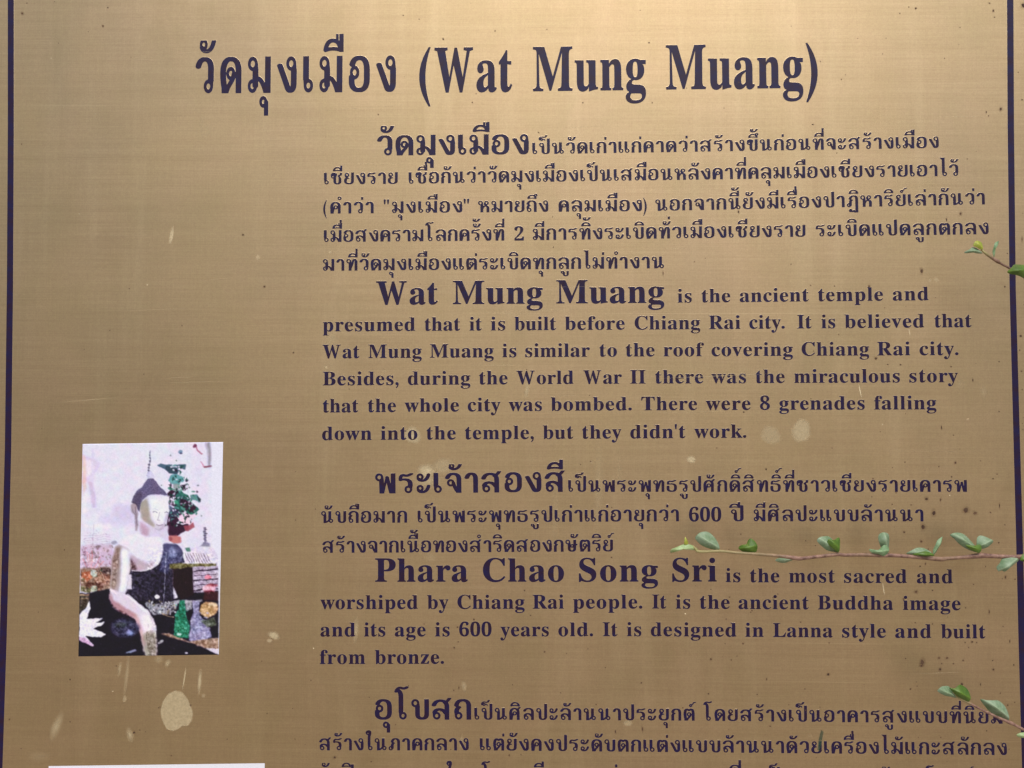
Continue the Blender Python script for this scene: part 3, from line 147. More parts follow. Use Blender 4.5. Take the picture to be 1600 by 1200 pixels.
LINES = [["large title line in Thai and Latin letters across the top",[["วัดมุงเมือง",-253.6,230.14,-93.09,230.82,29.421,35.099],
["(",-74.28,230.92,-66.06,230.97,29.231,34.872],
["Wat",-62.66,230.99,-1.24,231.18,29.219,34.858],
["Mung",15.42,231.19,103.93,231.91,29.139,34.762],
["Muang",119.96,232.12,226.6,232.98,29.024,34.626],
[")",229.19,232.99,237.63,233.04,28.911,34.49]],0.6,0.66],
["Thai paragraph line with large heading word, first under the title",[["วัดมุงเมือง",-107.77,179.93,12.31,180.69,16.356,10.734],
["เป็นวัดเก่าแก่คาดว่าสร้างขึ้นก่อนที่จะสร้างเมือง",14.97,180.73,331.16,184.84,9.313,10.687]],1.0,1.0],
["second Thai line of the first paragraph",[["เชียงราย",-149.64,157.07,-91.02,157.42,9.454,10.732],
["เชื่อกันว่าวัดมุงเมืองเป็นเสมือนหลังคาที่คลุมเมืองเชียงรายเอาไว้",-82.45,157.47,345.94,162.89,9.43,10.704]],1.0,1.0],
["Thai line with a bracket and quotation marks",[["(คำว่า",-149.83,133.8,-109.87,134.11,9.434,10.709],
["\"มุงเมือง\"",-101.96,134.18,-34.52,134.71,9.417,10.689],
["หมายถึง",-27.46,134.75,27.82,135.11,9.393,10.662],
["คลุมเมือง)",35.7,135.16,104.62,135.6,9.37,10.637],
["นอกจากนี้ยังมีเรื่องปาฏิหาริย์เล่ากันว่า",111.45,135.73,366.05,140.6,9.344,10.607]],1.0,1.0],
["Thai line with the numeral 2",[["เมื่อสงครามโลกครั้งที่",-149.22,111.28,-6.69,112.43,9.517,10.688],
["2",1.35,112.54,8.63,112.63,9.464,10.628],
["มีการทิ้งระเบิดทั่วเมืองเชียงราย",15.66,112.72,227.95,115.43,9.46,10.624],
["ระเบิดแปดลูกตกลง",235.81,115.54,368.74,117.39,9.386,10.54]],1.0,1.0],
["short last Thai line of the first paragraph",[["มาที่วัดมุงเมืองแต่ระเบิดทุกลูกไม่ทำงาน",-149.67,88.45,118.23,90.67,9.498,10.667]],1.0,1.0],
["English line with large words Wat Mung Muang",[["Wat",-107.2,61.99,-58.72,62.39,16.193,18.217],
["Mung",-46.74,62.49,23.53,63.07,16.157,18.177],
["Muang",34.29,63.16,118.22,63.85,16.109,18.123],
["is",128.71,63.97,139.68,64.09,9.029,10.534],
["the",147.47,64.17,169.53,64.41,9.025,10.529],
["ancient",176.96,64.5,230.07,65.08,9.014,10.517],
["temple",237.42,65.16,287.2,65.71,8.995,10.494],
["and",294.76,65.79,322.02,66.09,8.977,10.473]],1.0,1.0],
["English line beginning presumed that it is built",[["presumed",-149.13,40.75,-76.39,41.35,9.107,10.625],
["that",-68.78,41.41,-40.96,41.64,9.079,10.593],
["it",-33.58,41.7,-23.99,41.78,9.069,10.58],
["is",-16.86,41.84,-5.68,41.93,9.063,10.574],
["built",1.69,41.99,34.11,42.26,9.056,10.565],
["before",41.11,42.32,87.58,42.7,9.043,10.55],
["Chiang",95.5,42.77,146.2,43.24,9.025,10.529],
["Rai",153.04,43.31,177.3,43.55,9.005,10.506],
["city.",184.32,43.62,211.48,43.89,8.995,10.494],
["It",221.29,43.98,232.18,44.09,8.984,10.481],
["is",239.81,44.17,250.39,44.27,8.977,10.473],
["believed",257.77,44.35,318.45,44.95,8.971,10.467],
["that",326.62,45.03,354.77,45.31,8.95,10.442]],1.0,1.0],
["English line ending with the roof covering Chiang Rai city",[["Wat",-149.2,19.47,-120.08,19.75,9.089,10.604],
["Mung",-113.06,19.81,-71.08,20.22,9.078,10.591],
["Muang",-64.54,20.28,-14.59,20.76,9.061,10.572],
["is",-7.73,20.82,3.19,20.93,9.043,10.551],
["similar",10.29,21.0,60.47,21.48,9.036,10.542],
["to",68.09,21.55,81.54,21.67,9.018,10.521],
["the",88.6,21.72,110.81,21.89,9.011,10.513],
["roof",117.86,21.95,149.09,22.19,9.0,10.5],
["covering",155.08,22.23,217.64,22.71,8.989,10.487],
["Chiang",224.59,22.77,276.24,23.17,8.966,10.46],
["Rai",282.66,23.21,307.64,23.41,8.948,10.439],
["city.",314.98,23.46,344.54,23.69,8.937,10.427]],1.0,1.0],
["English line beginning Besides, during the World War II",[["Besides,",-148.65,-1.77,-89.02,-1.18,9.073,10.585],
["during",-81.67,-1.11,-32.76,-0.62,9.051,10.559],
["the",-25.74,-0.55,-3.61,-0.33,9.031,10.536],
["World",3.39,-0.26,47.82,0.18,9.022,10.525],
["War",55.54,0.25,85.44,0.53,9.005,10.506],
["II",92.1,0.59,103.92,0.69,8.993,10.492],
["there",111.46,0.76,148.51,1.07,8.986,10.483],
["was",155.04,1.12,181.52,1.35,8.973,10.469],
["the",189.07,1.41,211.25,1.6,8.962,10.456],
["miraculous",218.68,1.66,299.64,2.35,8.953,10.446],
["story",306.98,2.41,343.99,2.73,8.923,10.41]],1.0,1.0],
["English line beginning that the whole city was bombed",[["that",-148.41,-23.07,-120.46,-22.72,9.055,10.564],
["the",-112.9,-22.63,-90.9,-22.36,9.044,10.551],
["whole",-84.01,-22.27,-41.54,-21.74,9.035,10.54],
["city",-34.53,-21.65,-9.01,-21.33,9.018,10.521],
["was",-2.51,-21.25,23.26,-20.93,9.007,10.509],
["bombed.",30.44,-20.84,93.11,-20.14,8.996,10.496],
["There",100.55,-20.08,143.64,-19.74,8.973,10.469],
["were",150.56,-19.69,184.91,-19.41,8.959,10.452],
["8",192.3,-19.35,199.79,-19.29,8.944,10.435],
["grenades",207.12,-19.24,272.56,-18.71,8.941,10.431],
["falling",279.91,-18.66,327.3,-18.28,8.916,10.402]],1.0,1.0],
["English line beginning down into the temple",[["down",-148.72,-44.74,-109.82,-44.3,9.038,10.545],
["into",-102.62,-44.22,-73.98,-43.89,9.024,10.528],
["the",-66.66,-43.81,-43.9,-43.55,9.011,10.513],
["temple,",-36.54,-43.47,17.06,-42.86,9.002,10.502],
["but",24.34,-42.77,47.74,-42.51,8.982,10.479],
["they",54.8,-42.43,85.2,-42.08,8.973,10.469],
["didn't",92.14,-42.0,134.71,-41.52,8.96,10.454],
["work.",141.63,-41.44,181.59,-40.98,8.944,10.435]],1.0,1.0],
["Thai line with the large second heading word",[["พระเจ้าสองสี",-106.6,-86.3,41.6,-83.89,15.835,10.49],
["เป็นพระพุทธรูปศักดิ์สิทธิ์ที่ชาวเชียงรายเคารพ",43.93,-83.88,350.04,-81.68,9.292,10.435]],1.0,1.0],
["Thai line with the number 600",[["นับถือมาก",-148.89,-109.6,-81.32,-108.72,9.487,10.736],
["เป็นพระพุทธรูปเก่าแก่อายุกว่า",-73.21,-108.61,129.72,-105.97,9.46,10.705],
["600",137.46,-105.91,162.23,-105.73,9.388,10.623],
["ปี",169.6,-105.67,179.43,-105.6,9.378,10.612],
["มีศิลปะแบบล้านนา",187.05,-105.54,316.78,-104.57,9.371,10.604]],1.0,1.0],
["short Thai line ending above the large words Phara Chao Song Sri",[["สร้างจากเนื้อทองสำริดสองกษัตริย์",-147.72,-132.79,78.87,-129.68,9.468,10.465]],1.0,1.0],
["English line with large words Phara Chao Song Sri",[["Phara",-105.95,-154.59,-33.69,-153.83,15.892,17.878],
["Chao",-21.74,-153.7,40.82,-153.05,15.84,17.82],
["Song",52.7,-152.92,113.39,-152.29,15.798,17.773],
["Sri",124.67,-152.17,158.54,-151.82,15.757,17.726],
["is",165.56,-152.25,176.75,-152.24,8.849,10.569],
["the",184.2,-152.2,206.58,-152.11,8.843,10.563],
["most",214.06,-152.07,249.03,-151.92,8.833,10.55],
["sacred",256.05,-151.89,303.64,-151.68,8.82,10.535],
["and",311.36,-151.65,338.47,-151.53,8.802,10.514]],1.0,1.0],
["English line beginning worshiped by Chiang Rai people",[["worshiped",-148.58,-176.32,-72.57,-175.36,8.936,10.673],
["by",-65.04,-175.27,-48.59,-175.06,8.908,10.641],
["Chiang",-41.51,-174.97,10.47,-174.32,8.901,10.632],
["Rai",16.86,-174.24,40.88,-173.93,8.883,10.61],
["people.",48.11,-173.84,101.42,-173.17,8.872,10.597],
["It",108.96,-173.08,119.84,-173.02,8.852,10.574],
["is",127.21,-172.98,138.27,-172.93,8.845,10.565],
["the",145.69,-172.89,168.46,-172.78,8.84,10.559],
["ancient",175.32,-172.75,229.01,-172.48,8.831,10.548],
["Buddha",235.89,-172.45,293.13,-172.17,8.811,10.524],
["image",300.65,-172.13,344.22,-171.92,8.79,10.499]],1.0,1.0],
["English line beginning and its age is 600 years old",[["and",-148.34,-197.45,-121.19,-197.12,8.92,10.654],
["its",-114.19,-197.03,-97.7,-196.82,8.909,10.641],
["age",-90.21,-196.73,-66.27,-196.43,8.9,10.63],
["is",-58.79,-196.34,-47.54,-196.2,8.89,10.619],
["600",-40.03,-196.11,-15.03,-195.8,8.885,10.613],
["years",-8.09,-195.71,29.33,-195.25,8.874,10.6],
["old.",36.8,-195.15,63.48,-194.82,8.858,10.58],
["It",71.08,-194.73,82.42,-194.59,8.849,10.569],
["is",89.56,-194.5,100.65,-194.36,8.843,10.563],
["designed",108.03,-194.27,173.55,-193.97,8.836,10.554],
["in",180.5,-193.94,194.34,-193.88,8.813,10.526],
["Lanna",201.67,-193.85,247.03,-193.65,8.806,10.518],
["style",254.33,-193.62,287.38,-193.47,8.79,10.499],
["and",294.61,-193.44,321.8,-193.32,8.775,10.482],
["built",329.35,-193.29,362.79,-193.14,8.765,10.469]],1.0,1.0],
["short English line from bronze",[["from",-148.65,-218.7,-113.18,-218.2,8.903,10.635],
["bronze.",-105.49,-218.09,-51.87,-217.34,8.889,10.617]],1.0,1.0],
["Thai line with the large third heading word near the bottom",[["อุโบสถ",-105.28,-261.07,-30.33,-260.05,15.942,10.332],
["เป็นศิลปะล้านนาประยุกต์",-28.05,-260.02,141.65,-258.47,9.322,10.303],
["โดยสร้างเป็นอาคารสูงแบบที่นิยม",148.11,-258.44,375.03,-257.6,9.263,10.238]],1.0,1.0],
["lowest full Thai line above the bottom edge of the view",[["สร้างในภาคกลาง",-148.49,-285.19,-32.06,-283.53,9.49,10.326],
["แต่ยังคงประดับตกแต่งแบบล้านนาด้วยเครื่องไม้แกะสลักลง",-23.7,-283.41,378.07,-281.17,9.448,10.28]],1.0,1.0],
["Thai line cut by the bottom edge of the view, left part",[["รักปิดทอง",-147.47,-308.46,-81.77,-307.53,9.471,10.305],
["ภายใน",-73.83,-307.42,-34.19,-306.86,9.446,10.278],
["โดย",-22.32,-306.69,5.33,-306.3,9.426,10.257],
["มี",16.67,-306.14,26.04,-306.01,9.415,10.244],
["ภาพ",33.92,-305.9,58.02,-305.63,9.409,10.238],
["เก่า",66.37,-305.59,92.37,-305.48,9.397,10.225],
["และ",101.19,-305.44,125.17,-305.34,9.384,10.21],
["พระ",133.0,-305.3,158.38,-305.19,9.372,10.198],
["ที่",166.18,-305.16,176.9,-305.11,9.362,10.187],
["เป็น",193.45,-305.04,216.78,-304.94,9.353,10.177]],1.0,1.0],
["Thai line cut by the bottom edge of the view, right part",[["สัก",280.73,-304.66,300.05,-304.58,9.322,10.143],
["ขา",302.94,-304.57,313.55,-304.52,9.315,10.135],
["โบสถ์",316.45,-304.51,352.06,-304.35,9.311,10.131]],1.0,1.0]]
BORDER = [[[[-408.49,390.5],[-403.26,390.45]],[[-406.89,306.81],[-401.68,306.77]],[[-404.59,203.03],[-399.39,203.01]],[[-402.51,74.59],[-397.18,74.6]],[[-401.32,-52.45],[-395.82,-52.42]],[[-401.68,-128.02],[-395.95,-127.97]],[[-402.19,-203.11],[-396.17,-203.04]],[[-403.72,-302.5],[-397.31,-302.41]],[[-405.43,-401.07],[-398.75,-400.94]]],[[[385.31,382.44],[390.55,382.39]],[[384.56,301.18],[389.78,301.14]],[[383.88,200.38],[389.08,200.37]],[[383.89,75.62],[388.96,75.63]],[[385.59,-47.79],[390.83,-47.76]],[[386.66,-121.19],[392.02,-121.15]],[[387.47,-194.12],[393.01,-194.06]],[[388.95,-290.62],[394.7,-290.53]],[[390.41,-386.29],[396.38,-386.18]]]]
SPECKS = [[-394.76,295.89,1.1,1.1],[-391.19,304.09,0.5,0.5],[-325.27,299.99,0.6,0.6],[-329.09,285.18,0.85,0.85],[314.4,295.08,0.8,0.8],[308.96,296.13,0.5,0.5],[301.98,291.11,0.5,0.5],[371.23,298.74,0.65,0.65],[374.12,292.64,0.7,1.1],[375.05,287.58,0.5,0.5],[397.31,296.79,1.7,1.7],[378.95,215.22,1.0,1.5],[367.83,213.0,0.5,0.85],[369.56,209.98,0.45,0.45],[395.42,222.44,0.6,0.6],[392.74,244.08,0.45,0.45],[234.0,203.66,0.8,0.5],[176.16,135.03,0.6,1.3],[117.43,86.81,0.45,1.5],[141.81,95.86,0.4,0.4],[347.36,133.37,0.9,1.2],[336.53,128.88,0.45,1.3],[317.03,88.97,1.2,1.8],[216.63,93.89,0.45,0.45],[394.1,113.4,0.5,1.7],[382.74,102.45,0.45,0.45],[231.66,77.42,0.5,0.5],[250.1,76.94,0.5,0.5],[276.67,76.97,0.9,0.9],[281.42,20.81,1.0,1.0],[392.21,38.47,0.9,0.9],[391.11,27.6,0.5,0.5],[380.49,76.61,0.7,0.7],[290.45,16.08,0.5,0.5],[300.24,15.92,0.65,0.65],[338.84,14.57,0.6,0.6],[355.31,4.25,0.5,1.2],[375.43,18.65,0.5,0.5],[392.37,11.3,0.6,0.6],[392.68,-2.99,0.5,0.5],[375.0,-19.82,0.5,0.5],[331.07,-32.36,0.45,1.5],[231.41,-10.62,0.4,0.4],[179.68,-21.27,0.6,0.6],[196.76,-65.22,0.7,0.7],[303.05,-59.11,0.5,0.5],[341.32,-59.36,0.9,0.9],[328.84,-62.39,0.5,0.5],[338.49,-70.18,0.6,0.6],[372.99,-67.99,0.5,0.5],[369.85,-71.44,0.6,0.6],[278.54,-72.06,0.6,0.6],[319.17,-87.25,1.3,1.3],[329.86,-87.91,0.6,1.3],[296.03,-82.75,0.55,0.55],[307.45,-92.0,0.5,0.5],[324.62,-97.99,1.6,2.0],[349.21,-95.6,2.0,2.2],[355.98,-97.75,1.5,1.2],[367.62,-97.27,0.6,0.6],[374.47,-91.98,0.45,1.7],[316.5,-108.59,1.7,1.9],[301.97,-112.87,0.85,0.85],[314.94,-119.86,0.95,0.95],[320.28,-125.68,0.5,0.5],[293.03,-91.61,0.5,0.5],[373.66,-120.33,0.5,0.5],[317.95,-136.94,0.5,1.0],[313.85,-138.93,0.65,0.65],[177.24,-115.43,0.55,0.55],[77.83,-95.71,0.5,0.5],[61.4,-60.14,0.6,0.6],[310.82,-158.34,1.2,1.2],[323.1,-157.19,0.6,0.6],[378.38,-146.61,0.75,1.3],[301.01,-163.94,0.75,0.75],[354.15,-152.2,0.5,0.5],[348.01,-170.18,0.5,0.5],[309.79,-181.87,0.5,0.5],[322.87,-182.7,0.5,0.5],[365.82,-173.01,0.5,1.5],[314.85,-211.95,1.8,2.5],[327.47,-208.4,0.9,0.9],[333.56,-208.33,0.9,0.9],[345.81,-210.12,0.7,0.7],[338.35,-212.63,0.6,0.6],[328.35,-216.97,1.1,1.1],[368.42,-216.63,0.9,0.9],[383.87,-213.05,0.65,0.65],[381.1,-195.16,0.45,1.3],[352.72,-195.97,0.8,0.8],[356.1,-196.42,0.5,0.5],[368.01,-209.85,0.5,0.5],[244.37,-197.99,0.5,0.5],[302.29,-209.18,0.5,0.5],[222.71,-182.34,0.5,0.5],[243.46,-221.9,1.1,1.1],[314.16,-214.38,0.95,0.95],[225.73,-233.2,0.45,0.45],[196.47,-225.55,0.45,0.45],[305.77,-232.23,0.65,0.65],[310.18,-226.84,0.4,0.4],[310.83,-229.94,0.45,0.45],[358.65,-228.12,0.45,1.1],[344.67,-228.06,0.9,0.9],[378.99,-243.47,0.65,0.65],[373.51,-234.46,0.5,0.5],[362.89,-263.08,0.5,0.5],[328.35,-268.39,0.5,0.5],[199.21,-261.77,0.6,0.6],[26.16,-207.32,0.7,0.7],[178.67,-199.23,0.8,0.8],[154.11,-211.44,0.8,0.8],[169.63,-211.74,0.5,0.5],[174.05,-208.76,0.4,0.4],[77.69,-134.23,0.6,0.6],[73.09,-218.77,0.45,0.45],[154.16,-158.09,0.4,0.4],[168.48,-163.83,0.55,0.55],[185.6,-173.94,0.5,0.5],[10.4,-160.21,0.5,0.5],[15.15,-179.43,0.5,0.5],[-40.85,-200.48,0.5,0.5],[-44.0,-204.94,0.7,0.7],[-41.52,-189.15,0.65,0.65],[-28.72,-183.1,0.75,0.75],[-67.49,-186.97,0.45,0.45],[-40.11,-235.67,0.5,1.1],[-44.07,-237.73,0.5,0.5],[1.52,-232.88,0.4,0.4],[38.62,-238.58,0.4,0.4],[-136.2,-290.46,1.0,1.0],[-0.88,-286.71,0.45,1.0],[8.2,-286.09,0.45,0.45],[-107.76,-293.17,0.5,0.5],[-89.11,-264.73,0.4,0.4],[100.66,-230.16,0.6,0.6],[66.0,-247.21,0.5,0.5],[152.16,-237.8,0.6,0.6],[189.3,-237.8,0.5,0.5],[196.66,-226.52,0.5,0.5],[80.85,-267.84,0.5,1.4],[101.52,-265.26,0.6,2.0],[132.46,-248.77,0.5,0.5],[-308.69,-222.22,0.45,0.45],[-345.27,-233.2,0.6,0.6],[-392.76,-264.69,0.7,0.7],[-344.56,-265.87,0.5,0.5],[-293.79,-273.52,0.95,0.95],[-289.28,-271.49,0.45,0.45],[-383.01,-287.15,0.4,0.4],[-249.75,-251.88,0.7,0.7],[-274.73,-254.19,0.5,0.5],[-167.34,-276.77,0.4,0.4],[-155.36,-231.41,0.45,0.45],[-264.23,-290.86,0.5,0.5],[-284.76,-272.81,0.35,0.35],[-220.47,-277.62,0.4,0.4],[-213.68,117.03,0.8,0.8],[-196.08,75.87,0.9,0.9],[-172.25,23.83,0.7,0.7],[-303.89,74.21,0.45,0.45],[-14.85,279.18,0.55,0.55],[-55.96,272.97,0.7,0.7],[26.13,280.15,0.45,0.45],[-32.54,222.18,0.6,0.6],[-29.55,229.06,0.45,0.45],[54.64,221.52,0.55,0.55],[40.34,257.06,0.35,0.35],[106.43,269.04,0.6,0.6],[108.95,221.3,0.5,0.5],[256.32,239.19,0.5,0.5],[-107.06,212.77,0.55,0.55],[19.84,198.05,0.55,0.55],[-87.92,292.18,0.5,0.5],[-75.16,289.01,0.4,0.4],[348.35,279.66,0.4,0.4],[269.12,271.54,0.35,0.35],[378.36,-106.62,0.5,0.5],[385.61,-148.0,0.55,0.55],[347.4,-196.52,0.5,0.5],[340.27,-38.22,0.45,0.45],[360.49,-57.77,0.45,0.45],[247.39,-48.61,0.4,0.4],[158.9,-49.13,0.4,0.4],[31.87,107.31,0.35,0.55],[-86.64,243.02,0.18,0.23],[-318.84,41.14,0.38,0.4],[164.96,-199.39,0.3,0.4],[390.86,-211.33,0.24,0.37],[-109.72,-243.91,0.35,0.38],[38.2,-255.98,0.18,0.27],[329.57,-212.66,0.4,0.6],[291.16,271.53,0.3,0.42],[336.27,255.34,0.33,0.52],[-254.81,-176.82,0.26,0.28],[356.26,-274.52,0.24,0.33],[394.86,62.73,0.25,0.3],[-169.44,-69.56,0.25,0.32],[-46.05,-282.99,0.39,0.4],[-96.69,183.55,0.18,0.26],[240.65,-4.58,0.18,0.18],[347.37,266.29,0.22,0.32],[-305.82,259.65,0.25,0.31],[120.06,131.76,0.2,0.29],[-148.7,194.95,0.18,0.29],[375.97,-147.6,0.31,0.48],[259.5,242.78,0.3,0.35],[270.98,-231.03,0.19,0.21],[-34.21,301.53,0.21,0.22],[-371.9,-36.99,0.27,0.3],[58.72,169.21,0.28,0.35],[389.48,235.91,0.18,0.24],[-189.5,-257.45,0.34,0.53],[24.62,140.92,0.2,0.25],[359.76,182.22,0.24,0.31],[-393.0,189.99,0.39,0.5],[150.36,98.56,0.28,0.33],[213.43,-245.36,0.26,0.41],[-339.12,25.85,0.29,0.35],[376.13,-183.97,0.35,0.53],[244.74,139.23,0.35,0.49],[-7.94,120.22,0.26,0.37],[293.47,-63.46,0.35,0.49],[288.37,259.14,0.32,0.43],[393.27,-24.3,0.23,0.32],[170.63,161.84,0.32,0.47],[253.07,39.25,0.34,0.51],[252.51,181.12,0.37,0.52],[-364.75,271.5,0.29,0.38],[352.82,176.21,0.39,0.5],[-35.17,91.45,0.34,0.37],[-127.94,-4.61,0.32,0.41],[31.0,131.17,0.32,0.46],[388.86,-237.24,0.27,0.38],[327.57,68.15,0.32,0.32],[162.97,-209.46,0.19,0.2],[270.65,-229.2,0.22,0.22],[168.04,-127.29,0.31,0.42],[319.45,226.39,0.18,0.22],[294.44,-108.97,0.2,0.3],[233.93,-285.22,0.31,0.33],[102.54,-150.99,0.31,0.48],[-168.98,-107.35,0.36,0.5],[237.13,-246.91,0.31,0.41],[-340.8,280.54,0.31,0.38],[-252.5,-300.17,0.2,0.27],[40.3,-250.12,0.32,0.49],[233.6,-96.67,0.23,0.27],[-351.87,-132.17,0.39,0.61],[57.88,-193.9,0.4,0.51],[205.4,-161.07,0.4,0.51],[290.24,-68.87,0.2,0.28],[184.67,-175.22,0.35,0.52],[393.02,-33.5,0.24,0.37],[-127.53,-203.21,0.24,0.26],[-371.57,-181.07,0.31,0.4],[11.26,11.32,0.34,0.37],[-104.71,-174.22,0.3,0.35],[284.4,-35.8,0.28,0.34],[-89.99,2.19,0.18,0.21],[176.56,237.3,0.37,0.5],[394.93,133.55,0.27,0.36],[-51.83,30.33,0.28,0.44],[226.86,-120.11,0.37,0.41],[286.17,171.48,0.19,0.29],[-37.17,-98.08,0.24,0.35],[-273.73,-253.45,0.28,0.38],[142.27,-155.37,0.21,0.28],[-159.42,-280.82,0.23,0.34],[-141.03,51.75,0.18,0.26],[-368.74,305.19,0.33,0.34],[-194.16,-217.14,0.32,0.5],[-54.13,-253.94,0.24,0.37],[357.82,17.08,0.27,0.29],[33.71,-286.0,0.2,0.24],[379.62,-276.65,0.3,0.44],[-235.56,-256.5,0.27,0.32],[53.53,-62.58,0.39,0.47],[387.57,76.11,0.21,0.29],[136.0,232.75,0.3,0.41],[303.69,-21.74,0.23,0.34],[126.35,-251.87,0.23,0.28],[-79.28,-234.64,0.34,0.47],[380.0,55.85,0.2,0.21],[59.57,-204.59,0.37,0.48],[269.55,146.81,0.18,0.26],[384.24,-241.28,0.39,0.55],[322.57,-256.39,0.39,0.55],[-169.51,-253.31,0.32,0.38],[317.54,-152.26,0.31,0.38],[226.02,-249.44,0.36,0.5],[-153.45,-98.62,0.37,0.48],[60.35,-8.82,0.34,0.42],[372.7,-283.97,0.22,0.23],[-251.19,-69.94,0.35,0.35],[165.02,216.8,0.31,0.4],[167.52,-264.86,0.21,0.23],[234.28,-123.63,0.37,0.41],[307.32,-182.09,0.21,0.25],[318.23,-65.55,0.18,0.28],[240.18,253.5,0.33,0.46],[163.89,259.72,0.2,0.28],[288.49,60.14,0.34,0.37],[332.81,-286.7,0.23,0.24],[217.73,281.48,0.26,0.31],[165.81,-180.66,0.34,0.49],[350.08,-200.25,0.33,0.51],[10.79,-99.01,0.39,0.4],[387.12,134.19,0.27,0.27],[99.54,294.93,0.29,0.35],[373.77,-272.23,0.38,0.49],[-303.39,-287.76,0.23,0.24],[217.84,-278.16,0.23,0.29],[277.18,-280.09,0.18,0.29],[344.87,-48.86,0.27,0.35],[377.72,-162.16,0.2,0.26],[-291.05,6.44,0.37,0.42],[392.66,-29.0,0.28,0.38],[233.71,26.36,0.34,0.52],[277.58,-85.94,0.36,0.41],[368.18,-163.42,0.19,0.28],[-169.26,-168.28,0.2,0.21],[311.44,-268.54,0.27,0.37],[311.09,-276.39,0.33,0.34],[334.41,-177.34,0.26,0.27],[201.69,-163.93,0.34,0.46],[-261.18,44.85,0.35,0.47],[186.71,161.9,0.32,0.51],[-72.74,78.26,0.24,0.35],[228.31,-251.96,0.19,0.21],[304.74,61.16,0.24,0.25],[-109.81,-20.14,0.18,0.19],[363.48,-138.62,0.37,0.58],[43.1,-208.5,0.27,0.33]]
